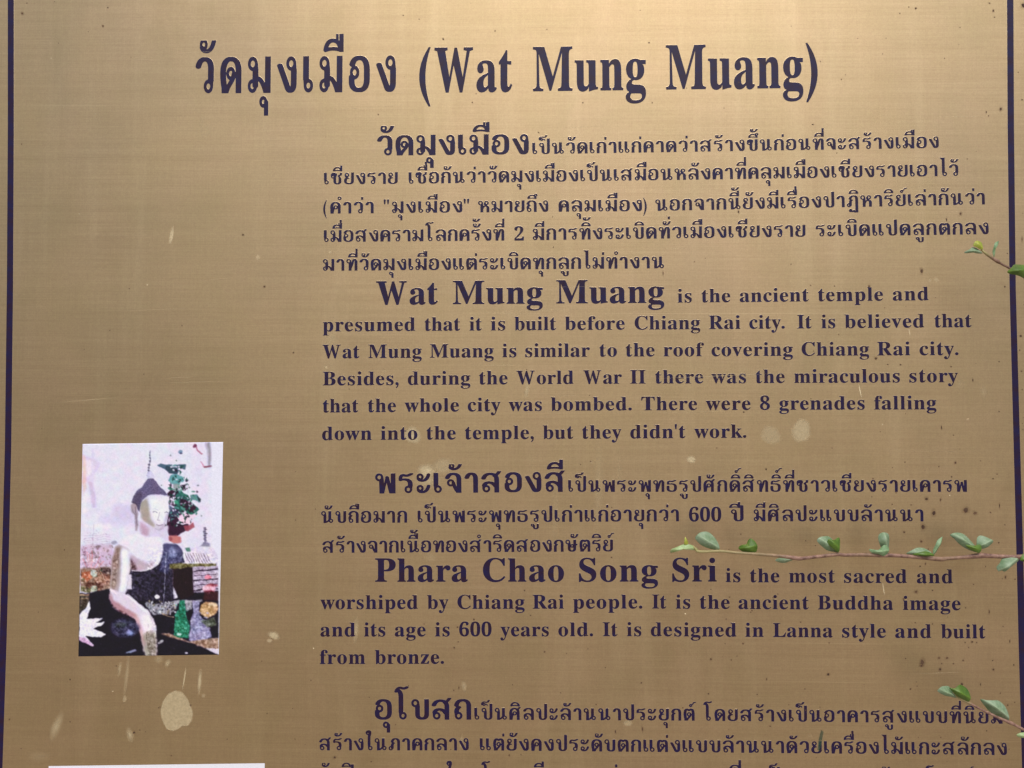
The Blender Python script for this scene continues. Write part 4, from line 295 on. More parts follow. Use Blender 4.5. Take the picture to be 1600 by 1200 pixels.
STAINS_SHEEN = [[-77.53,-40.54,7.0,7.5,0,0.34,0.35],[200.3,-39.0,8.5,8.0,0,0.2,0.3],[223.91,-35.4,7.5,11.0,0.1,0.3,0.3],[-66.76,-68.93,8.5,7.0,0,0.42,0.6],[-53.77,-64.36,9.0,7.5,0,0.2,0.5],[-65.7,-76.4,13.0,6.0,0,0.32,1],[139.14,-58.17,4.5,3.0,0,0.5,0.5],[-184.9,-197.17,5.5,3.5,0.5,0.55,0.6],[-188.36,-201.17,2.5,2.0,0,0.4,0.6],[-120.74,-192.5,2.5,12.0,0.06,0.28,0.9],[-270.77,116.53,1.7,8.0,0.2,0.75,0.3],[-201.49,99.22,2.5,2.5,0.4,0.4,0.8],[-144.05,103.31,1.5,1.25,0,0.4,0.6],[-355.44,-269.63,4.5,13.0,0.42,0.3,1],[-297.09,-275.25,3.5,6.5,-0.2,0.34,1],[-306.11,-224.37,1.75,7.0,0.1,0.22,0.7],[-300.45,-229.26,2.0,20.0,0.1,0.2,0.9],[-301.64,-247.62,2.0,3.0,0.1,0.26,0.5],[-254.92,-231.18,0.8,11.0,0.15,0.5,0.7],[-242.78,-233.5,1.8,12.0,0.08,0.4,0.8],[-239.59,-244.34,2.0,2.0,0,0.25,0.8],[-268.25,-219.45,2.5,4.0,0.4,0.3,0.8],[-275.37,-216.56,4.0,4.0,0,0.2,1],[269.23,-4.51,0.5,6.5,-0.2,0.8,0.5],[307.3,41.22,0.45,3.5,-0.2,0.7,0.5],[285.96,-156.29,0.45,5.5,-0.15,0.8,0.5],[11.41,-5.11,2.0,8.0,0.1,0.3,0.8],[-142.28,34.51,6.5,7.0,0,0.16,1],[-370.46,259.28,0.8,0.5,0,0.8,0.5],[-333.8,214.13,0.7,0.45,0,0.7,0.5],[-289.59,77.28,0.75,0.75,0,0.6,0.5],[-345.15,133.96,0.6,0.6,0,0.6,0.5],[-245.42,199.93,8.0,8.0,0,0.14,1],[-247.59,207.64,2.5,5.0,0.2,0.16,1],[-36.15,-234.34,2.5,5.0,-0.3,0.22,0.8],[-37.85,-277.47,2.0,7.0,0.05,0.2,0.9],[-146.08,12.33,1.5,1.5,0,0.5,0.8],[90.37,-261.03,4.0,3.0,0,0.2,0.5],[67.4,-79.45,4.5,40.0,0.02,0.13,1],[34.2,-99.51,3.0,30.0,0.02,0.08,1],[83.74,-69.42,2.5,20.0,0.02,0.07,1],[134.58,-176.92,0.65,0.65,0,0.9,0.4],[-311.37,-241.8,1.0,0.5,0,0.6,0.5],[336.9,-84.42,0.8,0.6,0,0.7,0.5],[286.18,-30.13,0.65,0.65,0,0.6,0.5],[351.1,-25.85,1.5,1.0,0,0.35,0.8],[345.53,1.25,4.0,5.0,0,0.12,1],[363.49,-4.6,3.5,6.0,0,0.14,1],[328.24,82.01,3.0,2.0,0.3,0.3,0.8],[323.33,81.51,1.5,2.0,0.3,0.3,0.8],[61.9,-60.64,1.5,1.5,0,0.3,1],[-153.65,-206.71,0.7,0.7,0,0.8,0.5],[-63.25,-135.01,6.0,5.0,0.3,0.1,0.8],[-100.6,9.47,2.0,1.5,0,0.2,1],[-369.17,-293.09,10.0,6.0,0,0.08,1],[229.59,-268.81,2.5,2.0,0,0.1,1],[-31.64,109.61,24.56,0.26,-0.046516870475483016,0.20680480175356636,0.9],[326.84,-50.91,52.76,0.25,0.001472922666509887,0.1502668048604541,0.9],[-291.37,257.58,26.65,0.31,0.008816361866257371,0.19823561579728144,0.9],[130.07,-21.69,50.92,0.24,-0.017582573660062075,0.148638944029038,0.9],[156.22,-20.51,15.4,0.22,-0.06098569586653388,0.3101463239074443,0.9],[350.07,209.5,24.19,0.33,0.005349826668391847,0.32353149297455674,0.9],[-2.27,55.29,27.31,0.29,0.009724042139252707,0.255960030474301,0.9],[-259.78,262.9,40.43,0.32,-0.061966471519426705,0.28737648367119417,0.9],[54.38,202.26,16.44,0.26,-0.06095952838848645,0.30913316350299824,0.9],[14.01,57.42,48.75,0.28,-0.02964300046193127,0.22043406039293434,0.9],[364.58,19.27,9.03,0.19,-0.004387650034141471,0.19392746377693051,0.9],[236.81,127.52,10.17,0.31,-0.06883048047982308,0.2394661202223281,0.9],[157.02,143.57,13.41,0.31,-0.03608649366368828,0.331168238013836,0.9],[43.61,-9.0,10.35,0.34,-0.06905448182674628,0.19259215078729272,0.9],[-262.15,3.99,18.6,0.24,-0.04727035449167587,0.333286658523509,0.9],[-116.12,173.5,43.38,0.23,0.00702758984852093,0.22398545749694176,0.9],[-280.0,57.75,39.51,0.22,-0.04570172389468646,0.26169607504373166,0.9],[-120.97,218.0,46.74,0.2,-0.06686134207595039,0.3118218535378787,0.9],[-233.17,82.04,16.96,0.26,-0.08410809493711789,0.24708596120265605,0.9],[328.89,-219.65,23.2,0.27,-0.050577709302669666,0.29922395596739526,0.9],[283.62,55.63,42.15,0.19,-0.05694726507427804,0.23070634701914616,0.9],[-10.18,14.52,20.21,0.26,-0.02083534561502463,0.33250545014379856,0.9],[53.08,76.29,37.21,0.29,-0.024734412318030145,0.15379294705500826,0.9],[-242.71,0.74,37.73,0.27,-0.03220872612935961,0.28070890363391354,0.9],[-331.35,-13.81,36.15,0.35,-0.08849462958131561,0.30655687710330987,0.9],[-309.51,116.37,53.56,0.19,0.01419961941830801,0.15492670765240618,0.9],[108.1,279.03,33.01,0.24,-0.04981850563678823,0.18723063261132172,0.9],[-190.84,34.61,10.02,0.19,-0.06799673077379811,0.1515606559796719,0.9],[-194.09,-21.03,40.33,0.2,0.015721928417453776,0.17733694251709314,0.9],[-115.05,-21.03,53.51,0.19,-0.01494462347272953,0.1894366279491449,0.9],[76.9,-14.5,28.78,0.19,-0.013097652724329088,0.23332206042180798,0.9],[319.29,87.39,23.95,0.2,-0.03982697630640078,0.17771242232784168,0.9],[158.39,6.68,53.85,0.34,-0.04594621117246457,0.3281069613748411,0.9],[127.13,106.48,9.88,0.27,-0.03176567908382663,0.31338144291525216,0.9]]
BLOB = [[-273.69,-256.15],[-271.92,-248.71],[-267.61,-242.72],[-261.97,-239.93],[-256.28,-241.09],[-251.77,-246.59],[-248.52,-253.35],[-247.17,-258.88],[-248.34,-264.45],[-251.43,-268.2],[-255.84,-268.26],[-258.95,-270.77],[-263.33,-272.31],[-268.4,-270.9],[-271.25,-266.0],[-272.98,-261.08]]
GREEN = [[237.87,-263.85],[239.81,-265.28],[238.31,-273.53],[236.81,-280.33],[234.88,-279.39],[235.89,-271.15]]
PRINT = [[-338.98,-48.9],[-227.1,-46.7],[-227.98,-212.53],[-339.07,-215.18]]
PAPER = [[-360.9,-300.38],[-190.78,-295.63],[-191.14,-406.82],[-363.62,-412.04]]
TWIGS = [["long thin leafy twig crossing in front of the sign between the Thai and English lines",[[0.13539,-0.03,1.32954,0.000575],[0.13728,-0.03,1.32739,0.000814],[0.13987,-0.03,1.32534,0.001054],[0.1545,-0.031,1.32609,0.000956],[0.16672,-0.031,1.32502,0.000909],[0.18219,-0.032,1.32423,0.00105],[0.19693,-0.032,1.32315,0.001098],[0.21234,-0.032,1.32137,0.001432],[0.21608,-0.032,1.32163,0.001194],[0.229,-0.031,1.323,0.001195],[0.24171,-0.03,1.32436,0.001341],[0.24662,-0.03,1.32384,0.001197],[0.26063,-0.03,1.32416,0.001245],[0.27602,-0.03,1.32392,0.001485],[0.28162,-0.03,1.32388,0.001293],[0.29884,-0.03,1.32281,0.001293],[0.31633,-0.029,1.32141,0.001679],[0.32066,-0.029,1.32173,0.001343],[0.33323,-0.029,1.32287,0.001343],[0.34485,-0.029,1.3241,0.00187],[0.35182,-0.029,1.32407,0.001535],[0.3629,-0.03,1.32367,0.001437],[0.37468,-0.034,1.3245,0.001476],[0.39776,-0.042,1.32946,0.001505],[0.43168,-0.06,1.33784,0.001648],[0.46156,-0.08,1.34271,0.001775]],[["young",[[0.11867,-0.031,1.3253],[0.1195,-0.031,1.32712],[0.12321,-0.031,1.3288],[0.12734,-0.031,1.33048],[0.13228,-0.031,1.33069],[0.13599,-0.031,1.32941],[0.13969,-0.031,1.32631],[0.13681,-0.031,1.32612],[0.13145,-0.031,1.32706],[0.12733,-0.031,1.32752],[0.12403,-0.031,1.32724],[0.12156,-0.031,1.32557],[0.1195,-0.031,1.32399]],0.6,-90],
["bud",[[0.12849,-0.0315,1.33205],[0.12932,-0.0315,1.33618],[0.13055,-0.0315,1.33454],[0.13179,-0.0315,1.33167],[0.13055,-0.0315,1.33058],[0.1289,-0.0315,1.33082]],0.5,90],
["pale",[[0.13706,-0.032,1.33549],[0.13953,-0.032,1.33863],[0.14365,-0.032,1.33999],[0.14776,-0.032,1.3392],[0.15145,-0.032,1.33577],[0.15415,-0.032,1.33111],[0.1548,-0.032,1.32725],[0.15307,-0.032,1.32658],[0.14774,-0.032,1.3276],[0.14198,-0.032,1.32977],[0.1387,-0.032,1.33262]],1,30],
["green",[[0.1689,-0.031,1.32805],[0.17096,-0.031,1.33029],[0.1749,-0.031,1.33123],[0.17589,-0.031,1.3328],[0.17796,-0.031,1.33504],[0.18083,-0.031,1.33366],[0.1827,-0.031,1.32998],[0.18261,-0.031,1.32628],[0.1808,-0.031,1.3247],[0.17423,-0.031,1.32456],[0.17095,-0.031,1.32617]],1,40],
["pale",[[0.197,-0.027,1.31894],[0.19906,-0.027,1.32045],[0.20484,-0.027,1.32132],[0.2106,-0.027,1.32088],[0.21183,-0.027,1.32007],[0.20647,-0.027,1.31779],[0.20235,-0.027,1.31701],[0.19823,-0.027,1.3178]],0.7,0],
["pale",[[0.22688,-0.0305,1.33374],[0.22894,-0.0305,1.33647],[0.23509,-0.0305,1.3371],[0.23835,-0.0305,1.33532],[0.24078,-0.0305,1.33123],[0.24198,-0.0305,1.32632],[0.23993,-0.0305,1.32581],[0.23421,-0.0305,1.32691],[0.23014,-0.0305,1.32991]],1,60],
["green",[[0.2333,-0.0335,1.33406],[0.23453,-0.0335,1.3357],[0.23819,-0.0335,1.33508],[0.24227,-0.0335,1.33659],[0.24324,-0.0335,1.33496],[0.2424,-0.0335,1.33086],[0.24156,-0.0335,1.32636],[0.24017,-0.0335,1.32643],[0.23653,-0.0335,1.32918],[0.23369,-0.0335,1.33202]],0.8,60],
["pale",[[0.27199,-0.029,1.33457],[0.27242,-0.029,1.33828],[0.2753,-0.029,1.34036],[0.27939,-0.029,1.33957],[0.28125,-0.029,1.33712],[0.28097,-0.029,1.33301],[0.27954,-0.029,1.32807],[0.2774,-0.029,1.32558],[0.27359,-0.029,1.33007]],1,90],
["fold",[[0.26435,-0.033,1.32837],[0.27004,-0.033,1.32817],[0.27249,-0.033,1.32983],[0.27576,-0.033,1.33174],[0.27817,-0.033,1.32906],[0.27717,-0.033,1.32521],[0.27448,-0.033,1.32356],[0.27002,-0.033,1.32515],[0.26596,-0.033,1.32569]],0.8,20],
["pale",[[0.29274,-0.029,1.32473],[0.29685,-0.029,1.32781],[0.30012,-0.029,1.32923],[0.30502,-0.029,1.32911],[0.30908,-0.029,1.32709],[0.31247,-0.029,1.3236],[0.30416,-0.029,1.32434],[0.29763,-0.029,1.32396]],0.8,10],
["green",[[0.29559,-0.033,1.32473],[0.30088,-0.033,1.32698],[0.30575,-0.033,1.32726],[0.30978,-0.033,1.32551],[0.31074,-0.033,1.32388],[0.30247,-0.033,1.32397]],0.6,0],
["fold",[[0.31182,-0.0305,1.32416],[0.31087,-0.0305,1.32693],[0.31213,-0.0305,1.33103],[0.3142,-0.0305,1.33515],[0.3187,-0.0305,1.33764],[0.31744,-0.0305,1.33354],[0.31495,-0.0305,1.3286]],0.7,70],
["pale",[[0.32463,-0.03,1.33885],[0.3283,-0.03,1.34052],[0.33318,-0.03,1.34015],[0.33721,-0.03,1.33773],[0.34042,-0.03,1.33366],[0.34282,-0.03,1.33041],[0.34457,-0.03,1.32633],[0.33793,-0.03,1.32808],[0.33146,-0.03,1.33154],[0.32744,-0.03,1.33601]],1,45],
["green",[[0.3339,-0.0335,1.33248],[0.33955,-0.0335,1.33196],[0.344,-0.0335,1.33273],[0.34495,-0.0335,1.33054],[0.3441,-0.0335,1.32703],[0.34208,-0.0335,1.32669],[0.33629,-0.0335,1.32949]],0.7,10],
["pale",[[0.34276,-0.031,1.33137],[0.34403,-0.031,1.33629],[0.3473,-0.031,1.33861],[0.35214,-0.031,1.33677],[0.35495,-0.031,1.33475],[0.35208,-0.031,1.33146],[0.34638,-0.031,1.32895],[0.34437,-0.031,1.32992]],1,50],
["pale",[[0.37188,-0.034,1.32508],[0.36664,-0.034,1.32471],[0.36179,-0.034,1.32304],[0.35853,-0.034,1.31936],[0.35623,-0.034,1.31609],[0.35725,-0.034,1.31325],[0.35927,-0.034,1.31392],[0.36168,-0.034,1.31313],[0.36412,-0.034,1.31575],[0.36656,-0.034,1.31756],[0.36899,-0.034,1.31905],[0.37241,-0.034,1.32216]],0.9,40],
["green",[[0.3712,-0.036,1.32199],[0.37203,-0.036,1.32426],[0.37446,-0.036,1.32655],[0.38006,-0.036,1.32514],[0.3768,-0.036,1.32107],[0.37359,-0.036,1.32104]],0.8,20]]],
["small leafy twig reaching in over the right border, highest of the three",[[0.34094,-0.045,1.54736,0.000468],[0.34412,-0.045,1.54457,0.00089],[0.34866,-0.045,1.5413,0.000937],[0.35229,-0.045,1.53898,0.001311],[0.35502,-0.045,1.53711,0.000796],[0.36183,-0.045,1.53339,0.000796],[0.37029,-0.047,1.52705,0.00084],[0.38834,-0.055,1.51262,0.001015],[0.42441,-0.075,1.48449,0.001342]],[["pale",[[0.32923,-0.046,1.54578],[0.33268,-0.046,1.54765],[0.33499,-0.046,1.54928],[0.33773,-0.046,1.54858],[0.3409,-0.046,1.54579],[0.34189,-0.046,1.54458],[0.33814,-0.046,1.54458],[0.33449,-0.046,1.54504],[0.33059,-0.046,1.54476]],0.8,15],
["bud",[[0.33475,-0.047,1.55026],[0.33592,-0.047,1.55282],[0.33822,-0.047,1.55375],[0.34095,-0.047,1.55305],[0.3417,-0.047,1.55026],[0.34144,-0.047,1.54738],[0.33952,-0.047,1.54738],[0.33679,-0.047,1.54877]],0.7,60],
["fold",[[0.3505,-0.045,1.54214],[0.34925,-0.045,1.5455],[0.34975,-0.045,1.54923],[0.35153,-0.045,1.55273],[0.35521,-0.045,1.55399],[0.35267,-0.045,1.55203],[0.35094,-0.045,1.54876],[0.3504,-0.045,1.5455],[0.35096,-0.045,1.54214]],0.4,80],
["green",[[0.35633,-0.053,1.53029],[0.35907,-0.053,1.53305],[0.36226,-0.053,1.53572],[0.36723,-0.053,1.53558],[0.37352,-0.053,1.53398],[0.37393,-0.053,1.53076],[0.36892,-0.053,1.52616],[0.36531,-0.053,1.52685],[0.36172,-0.053,1.52799],[0.35812,-0.053,1.52882]],1,15]]],
["slanting pinkish twig with three leaves in the lower right corner, over the Thai text",[[0.32167,-0.04,1.22527,0.000425],[0.32484,-0.04,1.22325,0.000708],[0.33163,-0.04,1.21992,0.000897],[0.33389,-0.04,1.21881,0.000708],[0.34293,-0.04,1.21415,0.000802],[0.35423,-0.04,1.20906,0.000849],[0.361,-0.04,1.2062,0.001227],[0.36416,-0.04,1.2046,0.000897],[0.36949,-0.041,1.20188,0.001037],[0.38914,-0.046,1.19151,0.001122],[0.4291,-0.06,1.17218,0.001373]],[["pale",[[0.30963,-0.04,1.22831],[0.31216,-0.04,1.23108],[0.31581,-0.04,1.23149],[0.31854,-0.04,1.23071],[0.32032,-0.04,1.22708],[0.3237,-0.04,1.22338],[0.31938,-0.04,1.22387],[0.31484,-0.04,1.22495],[0.3112,-0.04,1.2265]],0.8,20],
["green",[[0.31696,-0.043,1.23113],[0.31991,-0.043,1.23094],[0.32356,-0.043,1.23281],[0.32627,-0.043,1.2327],[0.32988,-0.043,1.23039],[0.33174,-0.043,1.22632],[0.33124,-0.043,1.22214],[0.32978,-0.043,1.22148],[0.32438,-0.043,1.22432],[0.32122,-0.043,1.22619],[0.31898,-0.043,1.22843]],1,30],
["pale",[[0.34168,-0.039,1.22134],[0.34578,-0.039,1.22139],[0.35033,-0.039,1.22168],[0.35351,-0.039,1.22126],[0.35667,-0.039,1.21902],[0.3589,-0.039,1.21586],[0.36044,-0.039,1.21132],[0.36116,-0.039,1.207],[0.3579,-0.039,1.20764],[0.35247,-0.039,1.21007],[0.34796,-0.039,1.21298],[0.34526,-0.039,1.21613]],1,-40],
["young",[[0.35486,-0.06,1.20405],[0.35642,-0.06,1.20583],[0.35951,-0.06,1.20632],[0.36478,-0.06,1.20595],[0.36474,-0.06,1.20286],[0.35771,-0.06,1.20276]],0.6,0]]]]
PLATE = [-451.91,432.44,-401.57,396.2]

ZC = 1.45                      # height of the plate origin above the ground, metres

# ------------------------------------------------------------------ helpers
def srgb(r, g, b):
    def f(c):
        c /= 255.0
        return c / 12.92 if c <= 0.04045 else ((c + 0.055) / 1.055) ** 2.4
    return (f(r), f(g), f(b), 1.0)

def material(name, color, rough=0.5, metal=0.0, spec=0.5):
    m = bpy.data.materials.new(name)
    m.use_nodes = True
    p = m.node_tree.nodes['Principled BSDF']
    p.inputs['Base Color'].default_value = color
    p.inputs['Roughness'].default_value = rough
    p.inputs['Metallic'].default_value = metal
    p.inputs['Specular IOR Level'].default_value = spec
    return m, m.node_tree, p

def node(nt, kind, **kw):
    n = nt.nodes.new(kind)
    for k, v in kw.items():
        setattr(n, k, v)
    return n

def noise(nt, scale, detail=3.0, rough=0.5, coords=None, stretch=None, distort=0.0):
    n = node(nt, 'ShaderNodeTexNoise')
    n.inputs['Scale'].default_value = scale
    n.inputs['Detail'].default_value = detail
    n.inputs['Roughness'].default_value = rough
    n.inputs['Distortion'].default_value = distort
    tc = node(nt, 'ShaderNodeTexCoord')
    if stretch:
        mp = node(nt, 'ShaderNodeMapping')
        mp.inputs['Scale'].default_value = stretch
        nt.links.new(tc.outputs['Object'], mp.inputs['Vector'])
        nt.links.new(mp.outputs['Vector'], n.inputs['Vector'])
    else:
        nt.links.new(tc.outputs['Object'], n.inputs['Vector'])
    return n.outputs['Fac']

def remap(nt, src, a, b, c, d, smooth=False):
    n = node(nt, 'ShaderNodeMapRange')
    if smooth:
        n.interpolation_type = 'SMOOTHSTEP'
    n.inputs[1].default_value = a
    n.inputs[2].default_value = b
    n.inputs[3].default_value = c
    n.inputs[4].default_value = d
    nt.links.new(src, n.inputs[0])
    return n.outputs[0]

def math_node(nt, op, a, b):
    n = node(nt, 'ShaderNodeMath', operation=op)
    for i, v in enumerate((a, b)):
        if isinstance(v, (int, float)):
            n.inputs[i].default_value = v
        else:
            nt.links.new(v, n.inputs[i])
    return n.outputs[0]

def mix_color(nt, fac, a, b, mode='MIX'):
    n = node(nt, 'ShaderNodeMix', data_type='RGBA', blend_type=mode)
    if isinstance(fac, (int, float)):
        n.inputs[0].default_value = fac
    else:
        nt.links.new(fac, n.inputs[0])
    for i, v in ((6, a), (7, b)):
        if isinstance(v, tuple):
            n.inputs[i].default_value = v
        else:
            nt.links.new(v, n.inputs[i])
    return n.outputs[2]

def mesh_object(name, verts, faces, mats, parent=None, smooth=False, mat_index=None):
    me = bpy.data.meshes.new(name)
    me.from_pydata(verts, [], faces)
    if not isinstance(mats, (list, tuple)):
        mats = [mats]
    for m in mats:
        me.materials.append(m)
    if mat_index is not None:
        me.polygons.foreach_set('material_index', mat_index)
    if smooth:
        me.polygons.foreach_set('use_smooth', [True] * len(me.polygons))
    me.update()
    o = bpy.data.objects.new(name, me)
    COL.objects.link(o)
    if parent:
        o.parent = parent
    return o

# ------------------------------------------------------------------ materials
# brushed, weathered brass
brass, nt, p = material('weathered_brass', srgb(196, 160, 112), 0.4, 1.0)
h_brush = noise(nt, 1.0, 3, 0.6, stretch=(14, 1, 1500))
v_brush = noise(nt, 1.0, 2, 0.6, stretch=(1300, 1, 22))
h_long = noise(nt, 1.0, 4, 0.65, stretch=(2.2, 1, 160))
cloud = noise(nt, 5.0, 5, 0.6, stretch=(1, 1, .8), distort=0.6)
runs = noise(nt, 1.0, 4, 0.6, stretch=(26, 1, 2.2), distort=0.2)
fine = noise(nt, 900.0, 2, 0.6)
tarn = noise(nt, 14.0, 6, 0.65, distort=0.4)
b = math_node(nt, 'ADD', math_node(nt, 'MULTIPLY', h_brush, 0.5), math_node(nt, 'MULTIPLY', v_brush, 0.22))
b = math_node(nt, 'ADD', b, math_node(nt, 'MULTIPLY', h_long, 0.28))
c1 = mix_color(nt, remap(nt, tarn, 0.3, 0.7, 0.0, 1.0), srgb(190, 169, 126), srgb(205, 177, 139))
c2 = mix_color(nt, remap(nt, cloud, 0.3, 0.7, 0.0, 0.55), c1, srgb(202, 178, 130))
c3 = mix_color(nt, remap(nt, b, 0.30, 0.70, 0.0, 1.0), srgb(226, 221, 212), (1, 1, 1, 1))
c4 = mix_color(nt, 1.0, c2, c3, 'MULTIPLY')
c5 = mix_color(nt, remap(nt, runs, 0.5, 0.74, 0.0, 0.20, True), c4, srgb(226, 204, 160))
c6 = mix_color(nt, remap(nt, fine, 0.3, 0.75, 0.0, 0.22), c5, srgb(120, 96, 66))
mott = noise(nt, 330.0, 4, 0.7, stretch=(1, 1, 1))
c6 = mix_color(nt, remap(nt, mott, 0.35, 0.7, 0.0, 0.20), c6, srgb(150, 112, 92))
smear = noise(nt, 1.0, 5, 0.7, stretch=(9, 1, 5), distort=1.4)
c6 = mix_color(nt, remap(nt, smear, 0.50, 0.72, 0.0, 0.20, True), c6, srgb(150, 126, 84))
hair = noise(nt, 1.0, 2, 0.5, stretch=(1.6, 1, 420), distort=0.25)
c6 = mix_color(nt, remap(nt, hair, 0.70, 0.78, 0.0, 0.28, True), c6, srgb(236, 214, 168))
nt.links.new(c6, p.inputs['Base Color'])
ro = math_node(nt, 'ADD', remap(nt, cloud, 0.25, 0.75, 0.39, 0.50), remap(nt, b, 0.3, 0.7, -0.015, 0.015))
nt.links.new(ro, p.inputs['Roughness'])
p.inputs['Anisotropic'].default_value = 0.2
p.inputs['Anisotropic Rotation'].default_value = 0.25
p.inputs['Coat Weight'].default_value = 0.8
p.inputs['Coat Roughness'].default_value = 0.45
p.inputs['Coat IOR'].default_value = 1.5
bump = node(nt, 'ShaderNodeBump')
bump.inputs['Strength'].default_value = 0.05
bump.inputs['Distance'].default_value = 0.0004
nt.links.new(b, bump.inputs['Height'])
nt.links.new(bump.outputs[0], p.inputs['Normal'])

rim_brass, nt, p = material('bright_brass_lip', srgb(222, 198, 160), 0.35, 1.0)

# dark violet enamel that fills the etched lettering
ink, nt, p = material('violet_enamel', srgb(40, 28, 70), 0.38, 0.0, 0.38)
n1 = noise(nt, 160.0, 4, 0.6)
n2 = noise(nt, 1400.0, 2, 0.6)
ca = mix_color(nt, remap(nt, n1, 0.35, 0.65, 0, 1), srgb(36, 9, 38), srgb(17, 8, 62))
cb = mix_color(nt, remap(nt, n2, 0.66, 0.8, 0, 0.45), ca, srgb(120, 108, 140))
nt.links.new(cb, p.inputs['Base Color'])
nt.links.new(remap(nt, n1, 0.3, 0.7, 0.34, 0.46), p.inputs['Roughness'])

speck_mat, nt, p = material('rust_speck', srgb(74, 50, 34), 0.8)
n1 = noise(nt, 60.0, 2, 0.5)
nt.links.new(mix_color(nt, remap(nt, n1, .4, .6, 0, 1), srgb(66, 44, 32), srgb(104, 78, 54)), p.inputs['Base Color'])

def film_material(name, color):
    m, nt, p = material(name, color, 0.7)
    at = node(nt, 'ShaderNodeAttribute', attribute_name='film_cover')
    nn = noise(nt, 420.0, 4, 0.65)
    nt.links.new(math_node(nt, 'MULTIPLY', at.outputs['Fac'], remap(nt, nn, 0.2, 0.7, 0.55, 1.15)), p.inputs['Alpha'])
    return m
dirt_sheen_film = film_material('pale_dirt_and_sheen', srgb(214, 196, 156))
halo_film = film_material('rust_halo', srgb(110, 78, 50))
scratch_film = film_material('fresh_scratch', srgb(240, 222, 180))
green_film = film_material('green_algae_smear', srgb(50, 80, 62))

# ------------------------------------------------------------------ setting: the ground in front of the sign (seen only as light on the brass)
gm, nt, p = material('trodden_earth', (0.13, 0.11, 0.07, 1), 0.9)
n1 = noise(nt, 3.0, 6, 0.6)
nt.links.new(mix_color(nt, n1, (0.40, 0.325, 0.25, 1), (0.50, 0.40, 0.31, 1)), p.inputs['Base Color'])
ground = mesh_object('ground', [(-60, -60, 0), (60, -60, 0), (60, 60, 0), (-60, 60, 0)], [(0, 1, 2, 3)], gm)
ground['kind'] = 'structure'

# ------------------------------------------------------------------ the sign: thing > plate, posts, border stripes, text lines, print, paper
sign = bpy.data.objects.new('information_sign', None)
sign.location = (0, 0, 0)
sign['label'] = 'brass information sign with dark violet Thai and English lettering and a pasted photo print'
sign['category'] = 'sign'
COL.objects.link(sign)

def P(x, z, lift=0.0):
    """plate millimetres -> metres; lift = millimetres in front of the plate face"""
    return (x * 0.001, -lift * 0.001, ZC + z * 0.001)

X0, X1, ZB, ZT = PLATE
def box(x0, x1, y0, y1, z0, z1, bev=0.0):
    v = [(x0, y0, z0), (x1, y0, z0), (x1, y1, z0), (x0, y1, z0), (x0, y0, z1), (x1, y0, z1), (x1, y1, z1), (x0, y1, z1)]
    f = [(0, 1, 5, 4), (1, 2, 6, 5), (2, 3, 7, 6), (3, 0, 4, 7), (4, 5, 6, 7), (3, 2, 1, 0)]
    return v, f
v, f = box(X0 * .001, X1 * .001, 0.0, 0.0025, ZC + ZB * .001, ZC + ZT * .001)
plate = mesh_object('plate', v, f, brass, sign)
post_mat, nt, p = material('painted_steel', (0.05, 0.045, 0.04, 1), 0.5, 0.0)
for px in (X0 * .001 + .12, X1 * .001 - .12):
    v, f = box(px - .025, px + .025, 0.0027, 0.0527, 0.0, ZC + ZT * .001 - .02)
    mesh_object('post', v, f, post_mat, sign)

# border stripes: enamel filled channels
for side in BORDER:
    vs, fs = [], []
    for (a, c) in side:
        vs += [P(a[0], a[1], 0.0), P(a[0] + .12, a[1], 0.03), P(c[0] - .12, c[1], 0.03), P(c[0], c[1], 0.0)]
    for i in range(len(side) - 1):
        k = 4 * i
        for j in range(3):
            fs.append((k + j, k + 4 + j, k + 5 + j, k + 1 + j))
    mesh_object('border_stripe', vs, fs, [ink, rim_brass], sign, mat_index=[1 if i % 3 != 1 else 0 for i in range(len(fs))])

# ------------------------------------------------------------------ lettering
def build_glyph(loops):
    """cap triangles plus outline loops, in glyph units (100 = letter height)"""
    c = bpy.data.curves.new('g', 'CURVE')
    c.dimensions = '2D'
    c.fill_mode = 'BOTH'
    for l in loops:
        sp = c.splines.new('POLY')
        sp.points.add(len(l) - 1)
        sp.points.foreach_set('co', [q for pt in l for q in (pt[0], pt[1], 0.0, 1.0)])
        sp.use_cyclic_u = True
    o = bpy.data.objects.new('g', c)
    me = o.to_mesh()
    verts = [(q.co.x, q.co.y) for q in me.vertices]
    faces = [tuple(q.vertices) for q in me.polygons]
    o.to_mesh_clear()
    bpy.data.objects.remove(o)
    bpy.data.curves.remove(c)
    return np.array(verts), faces

def loop_area(l):
    return 0.5 * sum(l[i][0] * l[(i + 1) % len(l)][1] - l[(i + 1) % len(l)][0] * l[i][1] for i in range(len(l)))

